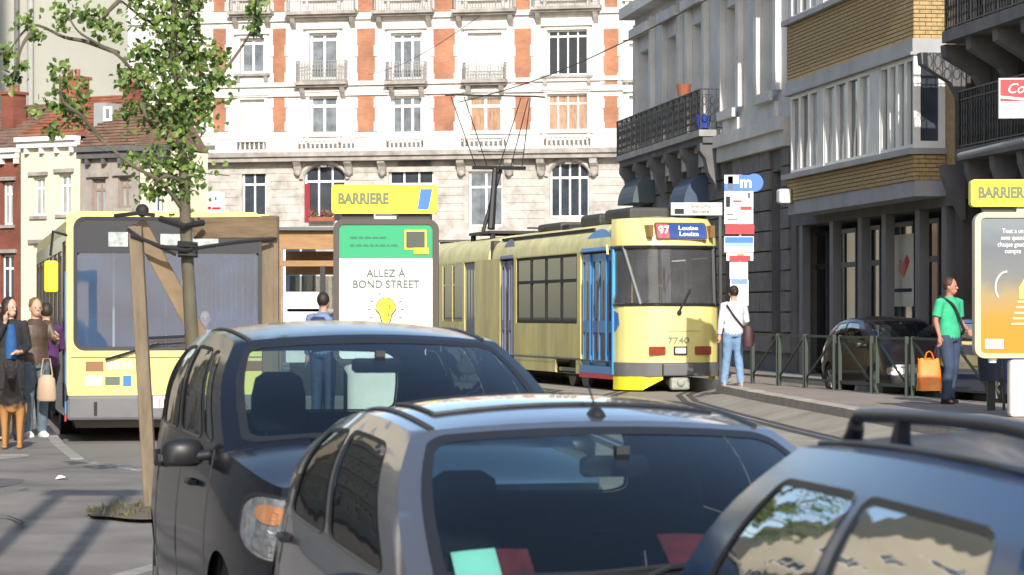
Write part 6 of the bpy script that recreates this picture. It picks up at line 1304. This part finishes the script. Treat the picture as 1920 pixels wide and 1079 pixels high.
c = at(90, 752, YG-.2); b = MB(); b.rings([(0, 0, 0, .1, .05), (0, 0, .03, .12, .07), (0, 0, .26, .10, .06), (0, 0, .31, .06, .03)], 14); k = b.build('handbag', M('beige bag', (.42, .30, .20), .6, var=.15), sharp=50); k.location = (c.x, YG-.3, c.z); tag(k, 'beige handbag hanging beside the bus door', 'bag')
b = MB(); b.tube([(-.07, 0, .3), (-.04, 0, .5), (.04, 0, .5), (.07, 0, .3)], .008, 5); b.build('strap', M('beige bag', (.42, .30, .2), .6), k)
# person in the shelter, driver of the bus
c = at(606, 640, 38.2); m4 = person('person with short dark hair and a blue grey rucksack waiting in the shelter', (c.x, 38.2, .12), R(160), 1.76, [hang(-1), hang(1)], std, M('blue grey top', (.16, .22, .36), .85, var=.3, scale=8), dden, hairb)
b = MB(); b.rings([(0, .17, 1.0, .12, .06), (0, .2, 1.1, .14, .09), (0, .19, 1.35, .13, .08), (0, .16, 1.42, .08, .04)], 14); b.build('rucksack', M('navy rucksack', (.03, .05, .13), .8), m4, sharp=50)
w4 = bus.matrix_basis @ Vector((.58, 1.45, .35)); m5 = person('bus driver in a white and red top behind the wheel of the bus', (w4.x, w4.y, -.05), by, 1.7, [((-.22, -.1, 1.2), (-.15, -.38, 1.22), (-.14, -.46, 1.25)), ((.22, -.1, 1.2), (.15, -.38, 1.22), (.14, -.46, 1.25))], [((-.12, -.42, .95), (-.12, -.42, .55)), ((.12, -.42, .95), (.12, -.42, .55))], M('driver white', (.55, .5, .52), .8, var=.2), dden, hairb)
b = MB(); b.box(-.06, .06, -.17, -.13, 1.2, 1.42); b.build('red_tie', red, m5)
# dog: black and tan, standing, facing the camera
c = at(24, 862, 30.3); dog = thing('dog', 'large black and tan dog with yellow brown legs standing on the left pavement', 'dog', (c.x, 30.3, .12), R(8))
b = MB()
def ringy(b, rr, n=16): 
    vs = [(x+rx*math.cos(2*math.pi*k/n), y, z+rz_*math.sin(2*math.pi*k/n)) for x, y, z, rx, rz_ in rr for k in range(n)]; fs = [(i*n+k, i*n+(k+1) % n, (i+1)*n+(k+1) % n, (i+1)*n+k) for i in range(len(rr)-1) for k in range(n)]+[tuple(range(n)), tuple(range((len(rr)-1)*n, len(rr)*n))]; b.add(vs, fs)
ringy(b, [(0, -.36, .56, .05, .07), (0, -.32, .54, .105, .14), (0, -.18, .53, .125, .165), (0, .05, .55, .115, .13), (0, .25, .57, .10, .105), (0, .38, .57, .09, .10), (0, .46, .56, .05, .06)])
b.tube([(0, -.28, .6), (0, -.38, .72), (0, -.44, .80)], [.10, .08, .07], 12); b.ell((0, -.46, .83), (.075, .085, .07)); b.tube([(0, -.48, .82), (0, -.58, .79), (0, -.66, .775)], [.055, .042, .03], 10)
for s in (-1, 1):
    b.tube([(s*.05, -.43, .88), (s*.062, -.42, .94), (s*.065, -.41, .985)], [.035, .025, .006], 8)
    b.tube([(s*.075, -.26, .52), (s*.085, -.25, .36), (s*.08, -.26, .2), (s*.08, -.27, .05)], [.07, .046, .032, .027], 10); b.ell((s*.08, -.295, .03), (.036, .055, .03))
    b.tube([(s*.07, .38, .54), (s*.085, .30, .38), (s*.08, .42, .24), (s*.08, .38, .05)], [.085, .062, .034, .027], 10); b.ell((s*.08, .345, .03), (.034, .052, .028))
b.tube([(0, .46, .58), (0, .56, .45), (0, .58, .28), (0, .62, .2)], [.03, .035, .03, .012], 8)
dm = bpy.data.materials.new('black and tan fur'); dm.use_nodes = True; n_ = dm.node_tree.nodes; l_ = dm.node_tree.links; tc = n_.new('ShaderNodeTexCoord'); sp = n_.new('ShaderNodeSeparateXYZ'); l_.new(tc.outputs['Object'], sp.inputs[0]); no = n_.new('ShaderNodeTexNoise'); no.inputs['Scale'].default_value = 14; l_.new(tc.outputs['Object'], no.inputs[0])
ad = n_.new('ShaderNodeMath'); ad.operation = 'MULTIPLY_ADD'; ad.inputs[1].default_value = .14; l_.new(no.outputs[0], ad.inputs[0]); l_.new(sp.outputs[2], ad.inputs[2]); rp = n_.new('ShaderNodeValToRGB'); rp.color_ramp.elements[0].position = .50; rp.color_ramp.elements[0].color = (.34, .16, .05, 1); rp.color_ramp.elements[1].position = .56; rp.color_ramp.elements[1].color = (.016, .012, .011, 1); l_.new(ad.outputs[0], rp.inputs[0]); l_.new(rp.outputs[0], n_['Principled BSDF'].inputs['Base Color']); n_['Principled BSDF'].inputs['Roughness'].default_value = .8
remesh(b, 'body', dm, dog, .010, 3)
b = MB(); b.ell((0, -.685, .785), (.018, .014, .014)); b.ell((-.032, -.53, .855), .009); b.ell((.032, -.53, .855), .009); b.build('nose_and_eyes', dark, dog)

# ---------------------------------------------------------------- groups
for o in list(sc.objects):
    if o.parent is None and o.get('category'):
        g_ = {'car': 'parked cars', 'house': 'old terraced houses in a row', 'advertising panel': 'advertising panels with yellow stop signs', 'wire': 'overhead wires', 'awning': 'rolled awnings under the iron balcony', 'bag': 'bags carried at the stop'}.get(o['category'])
        if g_: o['group'] = g_
